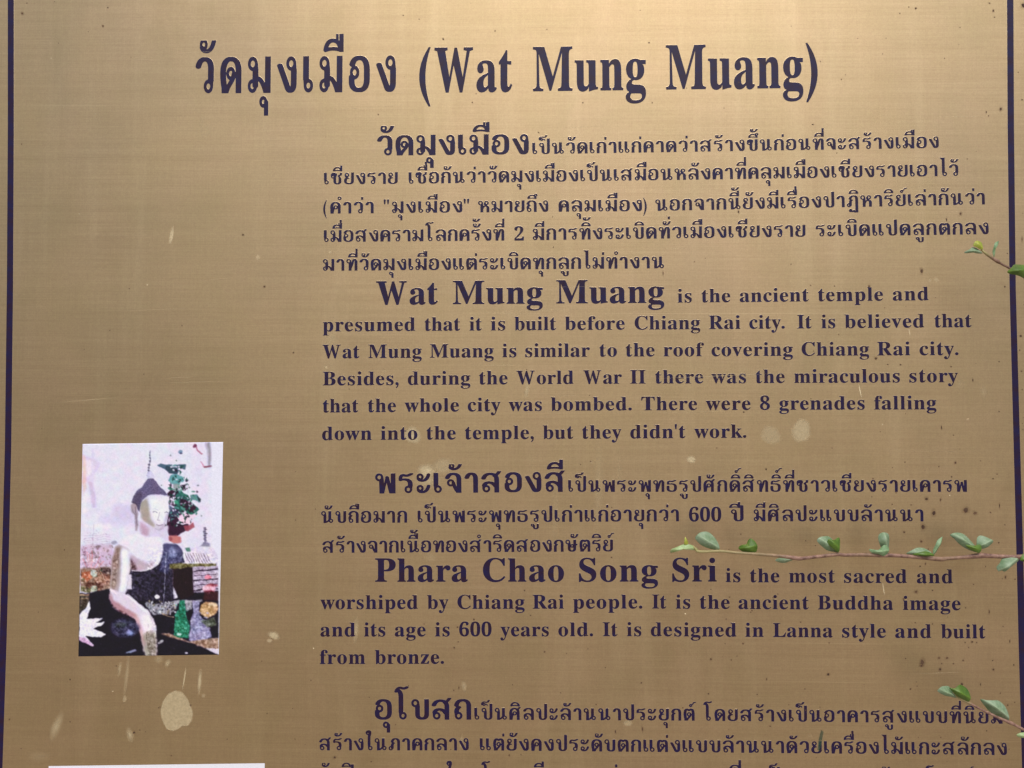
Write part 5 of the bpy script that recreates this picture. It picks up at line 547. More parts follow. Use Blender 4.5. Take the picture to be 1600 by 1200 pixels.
GL = {}
WEIGHT_LATIN, WEIGHT_THAI = 1.4, 0.0      # the enamel has bled a little past the drawn outline
for row in GLYPHS.strip().split('\n'):
    head, kind, met, body = row.split('|')
    loops = []
    for part in body.split('/'):
        q = [int(t) / 10 for t in part.split()]
        loops.append(list(zip(q[0::2], q[1::2])))
    x0, x1, ad = (float(t) for t in met.split(','))
        # consistent outward offset: even-odd nesting decides which side is outside
    def inside(pt, l):
        r = False
        for i in range(len(l)):
            a, c = l[i], l[i - 1]
            if (a[1] > pt[1]) != (c[1] > pt[1]) and pt[0] < (c[0] - a[0]) * (pt[1] - a[1]) / (c[1] - a[1]) + a[0]:
                r = not r
        return r
    rims = []
    for i, l in enumerate(loops):
        depth = sum(inside(l[0], m) for j, m in enumerate(loops) if j != i)
        ccw = loop_area(l) > 0
        s = 1.0 if ccw == (depth % 2 == 0) else -1.0
        n = len(l)
        off = []
        for k in range(n):
            a, b_, c = l[k - 1], l[k], l[(k + 1) % n]
            tx, ty = c[0] - a[0], c[1] - a[1]
            L_ = math.hypot(tx, ty) or 1
            off.append((ty / L_ * s, -tx / L_ * s))
        off = np.array(off)
        rims.append((np.array(l) + off * (WEIGHT_LATIN if head[0] == 'L' else WEIGHT_THAI), off))
    cv, cf = build_glyph([a_.tolist() for a_, _ in rims])
    GL[head[1]] = dict(thai=head[0] == 'T', mark=kind == 'm', x0=x0, x1=x1, ad=ad, cv=cv, cf=cf, rims=rims)

TONES = '่้ํ์'
UPPER = 'ัิีึื'
GAP = 15.0

def expand(word):
    return word.replace('ำ', 'ํา')

def place_word(word, width, hT, hL, sxT, sxL):
    """returns list of (glyph, x, dy, scale_x, scale_y) with x in mm so that the ink spans exactly `width`"""
    word = expand(word)
    def run(kx, track):
        pen = 0.0; out = []; last = None; lift = 0; first = True; ink_r = 0.0
        i = 0
        for ch in word:
            g = GL[ch]
            h = hT if g['thai'] else hL
            s = h / 100.0
            if g['mark']:
                sx = s * kx * sxT
                dy = 0.0
                if ch in TONES and lift:
                    dy = 46.0 * s
                if ch in UPPER:
                    lift = 1
                rx = right
                if last == 'ป' and ch not in 'ุู':
                    rx -= 24 * sx
                if ch in 'ํ' :
                    rx += 8 * sx
                out.append((g, rx - g['ad'] * sx, dy, sx, s))
                continue
            lift = 0
            if g['thai']:
                sx = s * kx * sxT
                if not first:
                    pen += GAP * sx + track
                out.append((g, pen - g['x0'] * sx, 0.0, sx, s))
                pen += (g['x1'] - g['x0']) * sx
                right = pen - (2.0 * sx if ch in 'ศส' else 0)
                if ch in 'ศส': right -= 8 * sx
                if ch == 'น': right -= 12 * sx
                ink_r = pen
            else:
                sx = s * kx * sxL
                if first:
                    pen = -g['x0'] * sx
                else:
                    pen += track + (4 * sx if GL.get(last) and GL[last]['thai'] else 0)
                out.append((g, pen, 0.0, sx, s))
                ink_r = pen + g['x1'] * sx
                right = ink_r
                pen += g['ad'] * sx
            last = ch
            first = False
        return out, ink_r
    n = sum(1 for ch in word if not GL[ch]['mark']) - 1
    _, w1 = run(1.0, 0.0)
    if n <= 0:
        out, _ = run(width / w1, 0.0)
        return out
    kx = max(0.9, min(1.12, 1 + 0.5 * (width / w1 - 1)))
    _, w = run(kx, 0.0)
    out, _ = run(kx, (width - w) / n)
    return out

CAP, RIM = 0.025, 0.12           # mm: enamel stands this proud, lip this wide
def text_line(label, words, sxT, sxL):
    V, F, MI = [], [], []
    base = 0
    for t, x0, z0, x1, z1, hT, hL in words:
        L_ = math.hypot(x1 - x0, z1 - z0)
        ux, uz = (x1 - x0) / L_, (z1 - z0) / L_
        if label.endswith('top') and t[0] in '()':
            pass
        lastx = None
        for g, gx, gy, sx, sy in place_word(t, L_, hT, hL, sxT, sxL):
            lift = CAP + (0.004 if g['mark'] else 0.0)
            def add(pts, lf):
                X = gx + pts[:, 0] * sx
                Z = gy + pts[:, 1] * sy
                wx = (x0 + X * ux - Z * uz) * .001
                wz = ZC + (z0 + X * uz + Z * ux) * .001
                V.append(np.column_stack([wx, np.full(len(wx), -lf * .001), wz]))
            add(g['cv'], lift)
            F.extend(tuple(q + base for q in f) for f in g['cf'])
            MI.extend([0] * len(g['cf']))
            base += len(g['cv'])
            for l, off in g['rims']:
                n = len(l)
                o2 = l + off * np.array([[RIM / sx, RIM / sy]])
                add(l, lift); add(o2, 0.002)
                for k in range(n):
                    k2 = (k + 1) % n
                    F.append((base + k, base + k2, base + n + k2, base + n + k))
                MI.extend([1] * n)
                base += 2 * n
    vv = np.vstack(V)
    o = mesh_object('text_line', vv.tolist(), F, [ink, rim_brass], sign, mat_index=MI)
    o['label'] = label
for label, words, sxT, sxL in LINES:
    text_line(label, words, sxT, sxL)

# ------------------------------------------------------------------ marks of weather and painted sheen on the plate
rng = random.Random(11)
def film(name, items, mat, label=None, rings=4, seg=18, wob=0.16, lift=0.006):
    V, F, D = [], [], []
    for n_i, (x, z, rx, rz, a, al, so) in enumerate(items):
        ph = [rng.uniform(0, 6.28) for _ in range(3)]
        b0 = len(V)
        V.append(P(x, z, lift + n_i * .0001)); D.append(al)
        for r in range(1, rings + 1):
            rr = r / rings
            for k in range(seg):
                t = 2 * math.pi * k / seg
                w = 1 + wob * (math.sin(2 * t + ph[0]) * .5 + math.sin(3 * t + ph[1]) * .35 + math.sin(5 * t + ph[2]) * .25) * rr
                u, q = rx * rr * w * math.cos(t), rz * rr * w * math.sin(t)
                V.append(P(x + u * math.cos(a) + q * math.sin(a), z - u * math.sin(a) + q * math.cos(a), lift + n_i * .0001))
                e = (rr - (1 - so)) / max(so, .01)
                D.append(al * (1 - max(0, min(1, e))))
        for k in range(seg):
            F.append((b0, b0 + 1 + k, b0 + 1 + (k + 1) % seg))
        for r in range(1, rings):
            o1, o2 = b0 + 1 + (r - 1) * seg, b0 + 1 + r * seg
            for k in range(seg):
                k2 = (k + 1) % seg
                F.append((o1 + k, o2 + k, o2 + k2, o1 + k2))
    o = mesh_object(name, V, F, mat, sign)
    at = o.data.attributes.new('film_cover', 'FLOAT', 'POINT')
    at.data.foreach_set('value', D)
    if label:
        o['label'] = label
    return o

big = [s for s in STAINS_SHEEN if s[2] * s[3] > 8 and s[3] > .6]
small = [s for s in STAINS_SHEEN if s not in big]
for s in big:
    film('stain_sheen', [s[:5] + [min(.8, s[5] * 1.9), s[6]]], dirt_sheen_film, lift=.004 + .0004 * big.index(s))  # tall faint streaks right of centre paint a bright reflection on the brass
film('scratch_marks', small, scratch_film, lift=.03)['kind'] = 'stuff'

def flat_poly(name, pts, mat, lift, label, alpha):
    cx = sum(q[0] for q in pts) / len(pts); cz = sum(q[1] for q in pts) / len(pts)
    V = [P(cx, cz, lift)]; D = [alpha]; F = []
    n = len(pts)
    for rr, al in ((.6, alpha), (.93, alpha), (1.0, 0.0)):
        for q in pts:
            V.append(P(cx + (q[0] - cx) * rr, cz + (q[1] - cz) * rr, lift)); D.append(al)
    for k in range(n):
        k2 = (k + 1) % n
        F.append((0, 1 + k, 1 + k2))
        for r in range(2):
            F.append((1 + r * n + k, 1 + (r + 1) * n + k, 1 + (r + 1) * n + k2, 1 + r * n + k2))
    o = mesh_object(name, V, F, mat, sign)
    o.data.attributes.new('film_cover', 'FLOAT', 'POINT').data.foreach_set('value', D)
    o['label'] = label
flat_poly('stain_sheen', BLOB, dirt_sheen_film, 0.03, 'solid cream coloured blob of dried dirt below the photo print', 0.62)
flat_poly('stain_sheen', GREEN, green_film, 0.06, 'small green smear on a Thai letter near the bottom', 0.55)

V, F = [], []
for i, (x, z, rx, rz) in enumerate(SPECKS):
    n = 7
    b0 = len(V)
    V.append(P(x, z, 0.10))
    for k in range(n):
        t = 2 * math.pi * k / n
        w = rng.uniform(.6, 1.1) * .95
        V.append(P(x + rx * w * math.cos(t), z + rz * w * math.sin(t), 0.045))
    F += [(b0, b0 + 1 + k, b0 + 1 + (k + 1) % n) for k in range(n)]
sp = mesh_object('rust_specks', V, F, speck_mat, sign)
sp['kind'] = 'stuff'
film('rust_halo', [(x, z, rx * 1.9, rz * 1.9, 0, .42, .9) for x, z, rx, rz in SPECKS], halo_film, rings=3, seg=10, wob=.3, lift=.031)['kind'] = 'stuff'

# ------------------------------------------------------------------ the pasted photo print (a flat picture) and the white paper below it
PX0, PY0, SS = 118.0, 686.0, 3
IW, IH = int(236 * SS), int(344 * SS)
img = np.zeros((IH, IW, 3), np.float32)
YY, XX = np.mgrid[0:IH, 0:IW]
XX = XX / SS + PX0 + .16
YY = YY / SS + PY0 + .16
pr = np.random.RandomState(3)
def T4(pts): return [(110 + a / 6.4, 680 + c / 6.4) for a, c in pts]
def T5(pts): return [(110 + a / 6.316, 850 + c / 6.316) for a, c in pts]
def mask_of(pts):
    m = np.zeros((IH, IW), bool)
    xs = [q[0] for q in pts]; ys = [q[1] for q in pts]
    i0 = max(0, int((min(xs) - PX0) * SS) - 1); i1 = min(IW, int((max(xs) - PX0) * SS) + 2)
    j0 = max(0, int((min(ys) - PY0) * SS) - 1); j1 = min(IH, int((max(ys) - PY0) * SS) + 2)
    if i1 <= i0 or j1 <= j0:
        return m
    x, y = XX[j0:j1, i0:i1], YY[j0:j1, i0:i1]
    r = np.zeros(x.shape, bool)
    for k in range(len(pts)):
        (ax, ay), (bx, by) = pts[k], pts[k - 1]
        if ay == by:
            continue
        r ^= ((ay > y) != (by > y)) & (x < (bx - ax) * (y - ay) / (by - ay) + ax)
    m[j0:j1, i0:i1] = r
    return m
def blur(a, n):
    k = np.ones(n) / n
    for ax in (0, 1):
        a = np.apply_along_axis(lambda q: np.convolve(np.pad(q, n // 2, mode='edge'), k, 'valid')[:len(q)], ax, a)
    return a
def fill(pts, col, alpha=1.0, soft=0):
    m = mask_of(pts).astype(np.float32)
    if soft:
        m = blur(m, soft * 2 + 1)
    m = (m * alpha)[..., None]
    img[:] = img * (1 - m) + np.array(col, np.float32) * m
def ell(T, cx, cy, rx, ry, col, alpha=1.0, soft=0, rot=0.0):
    fill(T([(cx + rx * math.cos(t) * math.cos(rot) - ry * math.sin(t) * math.sin(rot), cy + rx * math.cos(t) * math.sin(rot) + ry * math.sin(t) * math.cos(rot)) for t in [2 * math.pi * k / 20 for k in range(20)]]), col, alpha, soft)
def stroke(T, pts, w, col, alpha=1.0):
    for (ax, ay), (bx, by) in zip(pts[:-1], pts[1:]):
        L_ = math.hypot(bx - ax, by - ay) or 1
        nx, ny = -(by - ay) / L_ * w / 2, (bx - ax) / L_ * w / 2
        fill(T([(ax + nx, ay + ny), (bx + nx, by + ny), (bx - nx, by - ny), (ax - nx, ay - ny)]), col, alpha)
img[:] = (224, 219, 240)
# faint wall on the left
fill(T4([(120, 190), (230, 230), (300, 270), (250, 380), (170, 470), (120, 480)]), (216, 196, 214), .7, 6)
fill(T4([(130, 240), (220, 250), (250, 330), (170, 420), (120, 400)]), (238, 226, 236), .8, 5)
fill(T4([(180, 460), (230, 470), (260, 720), (220, 730)]), (200, 172, 192), .6, 5)
fill(T4([(120, 190), (150, 200), (165, 480), (150, 560), (120, 620)]), (232, 186, 160), .55, 6)
fill(T4([(118, 600), (160, 560), (170, 760), (118, 800)]), (238, 228, 226), .7, 6)
fill(T4([(420, 700), (620, 690), (650, 800), (560, 860), (430, 820)]), (200, 182, 204), .5, 12)
fill(T4([(300, 800), (620, 740), (660, 900), (300, 930)]), (214, 198, 218), .6, 16)
fill(T4([(140, 900), (400, 880), (420, 940), (140, 930)]), (236, 228, 240), .8, 6)
for k in range(5):
    stroke(T4, [(140, 1010 + 22 * k), (400, 1000 + 22 * k)], 5, (168, 142, 160), .45)
for k in range(26):
    x = 130 + pr.rand() * 350; y = 940 + pr.rand() * 220
    ell(T4, x, y, 8, 5, (150, 124, 140), .3)
stroke(T4, [(230, 890), (225, 1150)], 5, (176, 154, 180), .6)
ell(T4, 440, 1075, 34, 22, (150, 138, 156), .8, 2)
fill(T4([(210, 120), (235, 130), (235, 470), (215, 470)]), (214, 204, 228), .5, 3)
# right column and margin
fill(T4([(1220, 70), (1350, 70), (1400, 1160), (1230, 1160)]), (224, 214, 230), .6, 8)
fill(T4([(1350, 70), (1412, 70), (1412, 330), (1380, 330)]), (182, 170, 186), .85, 4)
fill(T4([(1375, 70), (1400, 70), (1398, 300), (1384, 300)]), (132, 128, 132), .6, 3)
stroke(T4, [(1240, 90), (1270, 150), (1320, 190)], 14, (170, 92, 118), .7)
ell(T4, 1242, 108, 20, 16, (110, 50, 78), .9, 1)
stroke(T4, [(1300, 260), (1340, 320), (1380, 310)], 10, (196, 120, 150), .7)
stroke(T4, [(1340, 320), (1420, 310)], 16, (120, 52, 72), .75)
ell(T4, 1108, 165, 20, 24, (110, 138, 158), .9, 1)
ell(T4, 1116, 182, 12, 9, (60, 60, 96), .9)
# foliage and flowers behind the head
green1, green2, dark1, dark2 = (84, 144, 146), (44, 104, 92), (46, 40, 62), (58, 24, 52)
fill(T4([(870, 300), (900, 280), (960, 300), (1000, 290), (1040, 300), (1100, 290), (1160, 290), (1150, 350), (1100, 330), (1060, 400), (1000, 380), (960, 350), (940, 340), (880, 310)]), (78, 104, 122), 1, 1)
fill(T4([(960, 310), (1010, 320), (1080, 330), (1060, 390), (990, 380), (950, 345)]), (52, 70, 84), .9, 1)
stroke(T4, [(1000, 320), (1060, 310), (1110, 340)], 12, (220, 208, 226), .9)
fill(T4([(975, 450), (1010, 400), (1060, 390), (1130, 420), (1140, 460), (1080, 500), (1010, 490)]), (104, 160, 162), 1, 1)
ell(T4, 1090, 455, 30, 16, (74, 132, 130), .8, 2)
ell(T4, 1020, 460, 26, 16, (122, 178, 178), .8, 2)
fill(T4([(1030, 490), (1095, 490), (1100, 560), (1040, 600)]), (140, 150, 148), .9, 2)
fill(T4([(970, 580), (1020, 545), (1050, 570), (1050, 620), (1000, 610), (985, 640)]), dark2, 1, 1)
fill(T4([(1040, 570), (1110, 560), (1180, 600), (1200, 660), (1290, 740), (1240, 780), (1200, 820), (1150, 760), (1080, 790), (1030, 760), (1060, 660)]), green2, 1, 1)
fill(T4([(1100, 640), (1180, 650), (1260, 720), (1230, 780), (1160, 740), (1110, 720)]), dark2, 1, 2)
fill(T4([(1100, 500), (1160, 490), (1180, 530), (1140, 560), (1110, 540)]), dark2, .95, 1)
fill(T4([(1200, 600), (1270, 590), (1300, 640), (1300, 680), (1250, 650), (1200, 650)]), (96, 138, 142), 1, 1)
fill(T4([(1265, 600), (1300, 640), (1308, 672), (1280, 650)]), (44, 60, 66), 1, 1)
fill(T4([(985, 640), (1030, 660), (1040, 720), (1000, 700)]), dark2, 1, 1)
fill(T4([(980, 770), (1030, 730), (1100, 760), (1120, 790), (1080, 860), (1060, 880), (1120, 900), (1180, 880), (1190, 930), (1150, 960), (1090, 1000), (1000, 1020), (960, 940), (965, 880)]), dark2, 1, 1)
fill(T4([(985, 700), (1040, 740), (1110, 760), (1060, 820), (1000, 830), (975, 790)]), (60, 74, 96), .8, 3)
fill(T4([(1060, 820), (1100, 800), (1150, 770), (1200, 800), (1290, 790), (1240, 830), (1230, 880), (1180, 890), (1110, 880)]), (236, 206, 220), 1, 1)
fill(T4([(1040, 650), (1080, 660), (1090, 690), (1050, 690)]), (70, 150, 120), 1, 1)
for k in range(60):
    x = 1000 + pr.rand() * 270; y = 520 + pr.rand() * 300
    ell(T4, x, y, 6 + pr.rand() * 16, 4 + pr.rand() * 9, [(46, 112, 92), (40, 30, 48), (214, 204, 222), (92, 150, 128)][pr.randint(4)], .75, 0, pr.rand() * 3)
for k in range(150):
    t_ = pr.rand(); x = 1080 + (pr.rand() - .5) * (120 + 200 * t_); y = 300 + 640 * t_
    a_ = pr.rand() * 6.28; l_ = 14 + pr.rand() * 22; w_ = 6 + pr.rand() * 8
    ca2, sa2 = math.cos(a_), math.sin(a_)
    fill(T4([(x + l_ * ca2, y + l_ * sa2), (x - w_ * sa2, y + w_ * ca2), (x - l_ * .6 * ca2, y - l_ * .6 * sa2), (x + w_ * sa2, y - w_ * ca2)]),
         [(40, 88, 82), (30, 20, 40), (222, 214, 230), (96, 150, 146), (48, 36, 56), (20, 60, 50)][pr.randint(6)], .85)
for x, y in ((1275, 500), (1000, 200), (1060, 255), (910, 500), (1190, 520), (1310, 810), (1045, 800)):
    ell(T4, x, y, 8, 8, (96, 110, 112), .8)
fill(T4([(1130, 910), (1190, 900), (1230, 870), (1240, 920), (1180, 960), (1150, 960)]), (158, 78, 92), .9, 2)
fill(T4([(975, 1010), (1060, 1000), (1105, 1020), (1110, 1080), (1040, 1085), (980, 1050)]), (196, 122, 118), 1, 3)
ell(T4, 1000, 1040, 24, 20, (140, 66, 70), .7, 3)
stroke(T4, [(1345, 920), (1350, 1060)], 26, (96, 90, 116), .55)
for k in range(9):
    ell(T4, 1345 + 10 * (k % 2), 930 + 18 * k, 16, 5, (52, 44, 66), .8)
fill(T4([(1280, 1130), (1350, 1060), (1400, 1090), (1400, 1160), (1260, 1160)]), (120, 112, 140), .8, 4)
# lower half
fill(T5([(95, 20), (420, 0), (420, 240), (95, 250)]), (196, 166, 184), .7, 8)
for k in range(70):
    x = 110 + pr.rand() * 310; y = 20 + pr.rand() * 230
    ell(T5, x, y, 4 + pr.rand() * 12, 4 + pr.rand() * 14, [(150, 96, 118), (226, 206, 218), (110, 90, 84)][pr.randint(3)], .5, 0, pr.rand() * 3)
for a in ((180, 270, 120, 150), (190, 270, 165, 80), (215, 270, 215, 60), (230, 240, 300, 120), (240, 260, 330, 170), (205, 260, 190, 90)):
    stroke(T5, [(a[0], a[1]), (a[2], a[3])], 7, (214, 140, 150), .9)
fill(T5([(95, 240), (400, 230), (400, 480), (95, 470)]), (140, 110, 96), 1, 4)
fill(T5([(110, 280), (200, 270), (220, 330), (160, 380), (110, 350)]), (186, 106, 74), .9, 3)
fill(T5([(280, 240), (400, 235), (400, 310), (290, 320)]), (84, 66, 66), .8, 4)
fill(T5([(240, 290), (380, 300), (380, 400), (250, 400)]), (150, 104, 84), .8, 5)
fill(T5([(150, 380), (320, 380), (330, 440), (150, 440)]), (96, 58, 50), .7, 4)
ell(T5, 230, 290, 34, 36, (196, 198, 190), .95, 2)
ell(T5, 235, 450, 34, 40, (176, 182, 166), .95, 3)
fill(T5([(95, 420), (200, 430), (200, 490), (95, 470)]), (122, 118, 84), .9, 3)
stroke(T5, [(270, 190), (330, 350), (390, 400)], 7, (206, 176, 160), .9)
for k in range(40):
    x = 110 + pr.rand() * 280; y = 250 + pr.rand() * 220
    ell(T5, x, y, 5 + pr.rand() * 9, 4 + pr.rand() * 6, [(220, 196, 180), (60, 34, 36), (168, 110, 74), (90, 100, 80)][pr.randint(4)], .7)
base_dark = (22, 14, 34)
fill(T5([(70, 490), (200, 485), (390, 440), (1500, 420), (1500, 1130), (60, 1130)]), base_dark, 1, 3)
fill(T5([(90, 490), (190, 500), (190, 600), (90, 690)]), (86, 74, 62), .9, 4)
stroke(T5, [(90, 510), (190, 500)], 14, (196, 160, 124), .8)
stroke(T5, [(90, 545), (180, 540)], 10, (196, 160, 124), .6)
# torso and robe
fill(T5([(590, 250), (600, 30), (700, 0), (1060, 10), (1100, 60), (1130, 180), (1010, 260), (1010, 560), (540, 560), (540, 300)]), (40, 34, 54), 1, 2)
fill(T5([(920, 0), (1040, 0), (1090, 40), (1125, 180), (1000, 200), (960, 300), (880, 260), (905, 150)]), (76, 74, 108), 1, 5)
ell(T5, 1005, 85, 40, 50, (158, 164, 200), .7, 8)
fill(T5([(1010, 230), (1210, 220), (1220, 500), (1100, 560), (1010, 420)]), (34, 14, 28), 1, 3)
fill(T5([(975, 195), (1200, 195), (1440, 190), (1440, 215), (1210, 230), (985, 250)]), (112, 104, 66), 1, 2)
stroke(T5, [(945, 80), (925, 580)], 7, (176, 176, 196), .75)
# chest and right arm, bright
fill(T4([(500, 1030), (640, 985), (760, 1000), (900, 1000), (925, 1060), (930, 1160), (480, 1160)]), (230, 224, 242), 1, 4)
fill(T5([(440, 0), (915, 0), (910, 120), (870, 200), (800, 250), (700, 270), (620, 262), (590, 230), (590, 130), (560, 60)]), (228, 222, 240), 1, 3)
fill(T5([(590, 90), (680, 160), (760, 190), (840, 170), (820, 230), (700, 268), (600, 262)]), (184, 158, 166), .8, 8)
fill(T5([(590, 130), (640, 200), (660, 262), (600, 262)]), (90, 60, 66), .85, 6)
stroke(T5, [(600, 262), (700, 272), (800, 248), (870, 200)], 7, (240, 236, 248), .9)
fill(T5([(430, 40), (480, 0), (590, 60), (590, 260), (545, 500), (430, 480), (395, 420), (405, 250)]), (206, 192, 198), 1, 3)
fill(T5([(410, 150), (450, 30), (490, 30), (480, 250), (440, 470), (395, 420)]), (150, 126, 116), .9, 6)
fill(T5([(490, 60), (585, 70), (580, 260), (550, 480), (470, 470), (500, 260)]), (228, 222, 236), 1, 5)
fill(T5([(575, 300), (605, 300), (608, 450), (555, 450)]), (220, 210, 222), 1, 2)
fill(T5([(395, 440), (545, 490), (640, 560), (760, 650), (820, 740), (850, 840), (850, 1110), (740, 1110), (700, 920), (640, 740), (560, 690), (440, 620), (390, 550)]), (222, 208, 220), 1, 3)
fill(T5([(390, 470), (430, 560), (540, 630), (640, 690), (650, 740), (520, 690), (420, 620), (388, 550)]), (178, 128, 134), .85, 6)
fill(T5([(700, 920), (760, 860), (850, 860), (850, 1110), (740, 1110)]), (160, 148, 134), .85, 8)
for k in range(7):
    stroke(T5, [(752 + 14 * k, 880), (770 + 12 * k, 1095)], 3, (96, 84, 74), .55)
stroke(T5, [(560, 500), (760, 680), (800, 820)], 26, (240, 236, 246), .6)
fill(T5([(455, 20), (500, 10), (500, 250), (470, 470), (450, 470), (470, 240)]), (118, 92, 82), .35, 6)
fill(T5([(505, 40), (560, 60), (556, 260), (520, 470), (495, 470), (520, 240)]), (244, 240, 250), .75, 6)
fill(T5([(395, 430), (450, 480), (450, 505), (390, 455)]), (244, 226, 226), .9, 2)
fill(T5([(560, 640), (660, 700), (700, 800), (740, 1000), (730, 1010), (680, 860), (640, 740), (560, 690)]), (196, 148, 152), .6, 6)
fill(T5([(700, 700), (780, 700), (820, 790), (836, 880), (760, 880), (700, 800)]), (240, 232, 238), .8, 8)
for k in range(5):
    stroke(T5, [(756 + 18 * k, 850 + 6 * abs(k - 2)), (764 + 16 * k, 960), (776 + 13 * k, 1095)], 5, (92, 78, 66), .6)
    stroke(T5, [(764 + 18 * k, 850), (774 + 16 * k, 1000)], 4, (206, 196, 176), .5)
# knee, offerings
ell(T5, 540, 830, 140, 90, (56, 56, 82), .9, 8)
ell(T5, 590, 875, 36, 26, (164, 172, 220), .9, 6)
ell(T5, 500, 800, 60, 26, (76, 84, 80), .7, 6)
fill(T5([(90, 700), (150, 640), (190, 560), (200, 640), (160, 740), (330, 730), (250, 775), (340, 770), (300, 810), (230, 835), (350, 885), (300, 920), (150, 910), (235, 1000), (220, 1012), (90, 940)]), (234, 228, 244), 1, 1)
fill(T5([(90, 910), (150, 925), (235, 1000), (225, 1012), (90, 950)]), (216, 176, 206), .9, 2)
fill(T5([(725, 580), (760, 565), (820, 600), (1020, 560), (1300, 550), (1300, 570), (1060, 590), (1030, 660), (960, 690), (830, 700), (790, 680)]), (180, 178, 186), .85, 3)
for k in range(60):
    x = 740 + pr.rand() * 300; y = 560 + pr.rand() * 130
    ell(T5, x, y, 5 + pr.rand() * 12, 4 + pr.rand() * 8, [(222, 220, 226), (46, 40, 52), (150, 140, 120)][pr.randint(3)], .8, 0, pr.rand() * 3)
ell(T5, 855, 520, 25, 20, (230, 226, 238), 1, 1)
stroke(T5, [(900, 680), (960, 710), (1020, 720)], 8, (190, 160, 130), .8)
fill(T5([(1010, 420), (1040, 470), (1060, 530), (1020, 540)]), (214, 206, 220), .95, 2)
# books / cloth stack on the right
fill(T5([(1120, 60), (1300, 20), (1470, 60), (1470, 200), (1240, 180), (1150, 190)]), (222, 212, 228), 1, 3)
for k in range(9):
    stroke(T5, [(1130 + 26 * k, 90 + 4 * (k % 3)), (1180 + 26 * k, 190)], 6, (110, 92, 104), .7)
fill(T5([(1210, 230), (1470, 220), (1470, 460), (1330, 480), (1215, 470)]), (186, 170, 188), 1, 3)
for k in range(5):
    stroke(T5, [(1215, 275 + 46 * k), (1460, 245 + 50 * k)], 15 if k % 2 == 0 else 6, (48, 32, 52), .85)
fill(T5([(1130, 35), (1180, 30), (1185, 75), (1140, 75)]), (74, 122, 104), .9, 2)
ell(T5, 1362, 330, 36, 22, (222, 120, 136), .9, 2)
ell(T5, 1370, 445, 62, 44, (226, 172, 186), 1, 3)
ell(T5, 1370, 475, 50, 18, (120, 26, 50), .9, 3)
ell(T5, 1400, 410, 60, 14, (150, 50, 60), .7, 4)
fill(T5([(1320, 470), (1460, 470), (1465, 560), (1310, 560)]), (64, 26, 34), .9, 4)
fill(T5([(1290, 600), (1340, 570), (1430, 580), (1465, 640), (1430, 700), (1340, 730), (1270, 680)]), (192, 154, 112), 1, 3)
ell(T5, 1400, 600, 46, 18, (232, 210, 180), .8, 4)
# green bottle, glass bottle
fill(T5([(1080, 560), (1130, 560), (1135, 640), (1140, 690), (1180, 800), (1170, 930), (1020, 920), (1030, 700), (1070, 640)]), (38, 124, 96), 1, 2)
for k in range(50):
    x = 1040 + pr.rand() * 125; y = 600 + pr.rand() * 310
    ell(T5, x, y, 4 + pr.rand() * 9, 4 + pr.rand() * 9, [(110, 196, 166), (14, 72, 58), (60, 150, 120)][pr.randint(3)], .7)
ell(T5, 1075, 890, 22, 12, (206, 226, 222), .9, 2)
fill(T5([(1200, 560), (1270, 560), (1275, 700), (1380, 830), (1390, 920), (1290, 960), (1170, 950), (1190, 760), (1215, 680)]), (158, 152, 184), .95, 3)
for k in range(50):
    x = 1190 + pr.rand() * 180; y = 680 + pr.rand() * 260
    ell(T5, x, y, 5 + pr.rand() * 13, 3 + pr.rand() * 8, [(206, 200, 226), (112, 104, 150), (180, 176, 204)][pr.randint(3)], .6)
fill(T5([(1130, 560), (1200, 560), (1200, 640), (1140, 660)]), (196, 190, 196), .8, 3)
fill(T5([(1290, 760), (1430, 720), (1440, 800), (1350, 830)]), (92, 98, 78), .8, 4)
fill(T5([(890, 885), (970, 880), (1170, 960), (1470, 920), (1470, 1060), (1340, 1030), (1200, 980), (1000, 920)]), (164, 134, 116), 1, 3)
fill(T5([(1330, 1030), (1470, 1030), (1465, 1090), (1380, 1060)]), (228, 218, 230), .95, 2)
ell(T5, 890, 965, 34, 14, (186, 182, 180), .8, 2, -.6)
ell(T5, 1145, 1075, 16, 10, (220, 212, 222), .9, 1)
ell(T5, 600, 1060, 56, 10, (176, 182, 214), .8, 2, -.15)
for k in range(26):
    x = 900 + pr.rand() * 520; y = 600 + pr.rand() * 330
    ell(T5, x, y, 4, 4, (150, 140, 150), .35)
# head
fill(T4([(690, 640), (760, 600), (980, 600), (985, 760), (965, 850), (930, 930), (880, 960), (780, 940), (720, 860), (690, 760)]), (226, 220, 236), 1, 2)
fill(T4([(700, 660), (770, 620), (790, 700), (800, 800), (850, 920), (800, 930), (720, 850), (690, 740)]), (160, 146, 132), .85, 8)
fill(T4([(690, 860), (760, 880), (850, 940), (980, 900), (985, 1060), (900, 1020), (740, 1010), (690, 960)]), (216, 204, 222), 1, 4)
fill(T4([(690, 870), (740, 900), (790, 950), (780, 1010), (710, 990)]), (184, 144, 156), .7, 8)
fill(T4([(850, 900), (950, 890), (900, 960), (840, 940)]), (204, 194, 210), .8, 3)
fill(T4([(605, 700), (640, 680), (672, 700), (672, 770), (680, 900), (670, 960), (650, 960), (640, 800), (610, 770)]), (166, 148, 158), .95, 3)
stroke(T4, [(655, 720), (650, 780), (668, 900)], 6, (96, 78, 92), .7)
stroke(T4, [(615, 720), (640, 800)], 5, (110, 92, 104), .7)
hair = [(620, 680), (630, 610), (660, 565), (715, 530), (745, 480), (780, 435), (830, 428), (860, 460), (890, 510), (935, 555), (970, 590), (975, 612), (900, 596), (830, 590), (770, 605), (725, 650), (705, 700), (690, 765), (670, 690)]
fill(T4(hair), (62, 50, 84), 1, 1)
fill(T4([(620, 680), (640, 600), (700, 560), (720, 600), (700, 690), (685, 765), (665, 700)]), (38, 24, 52), .95, 3)
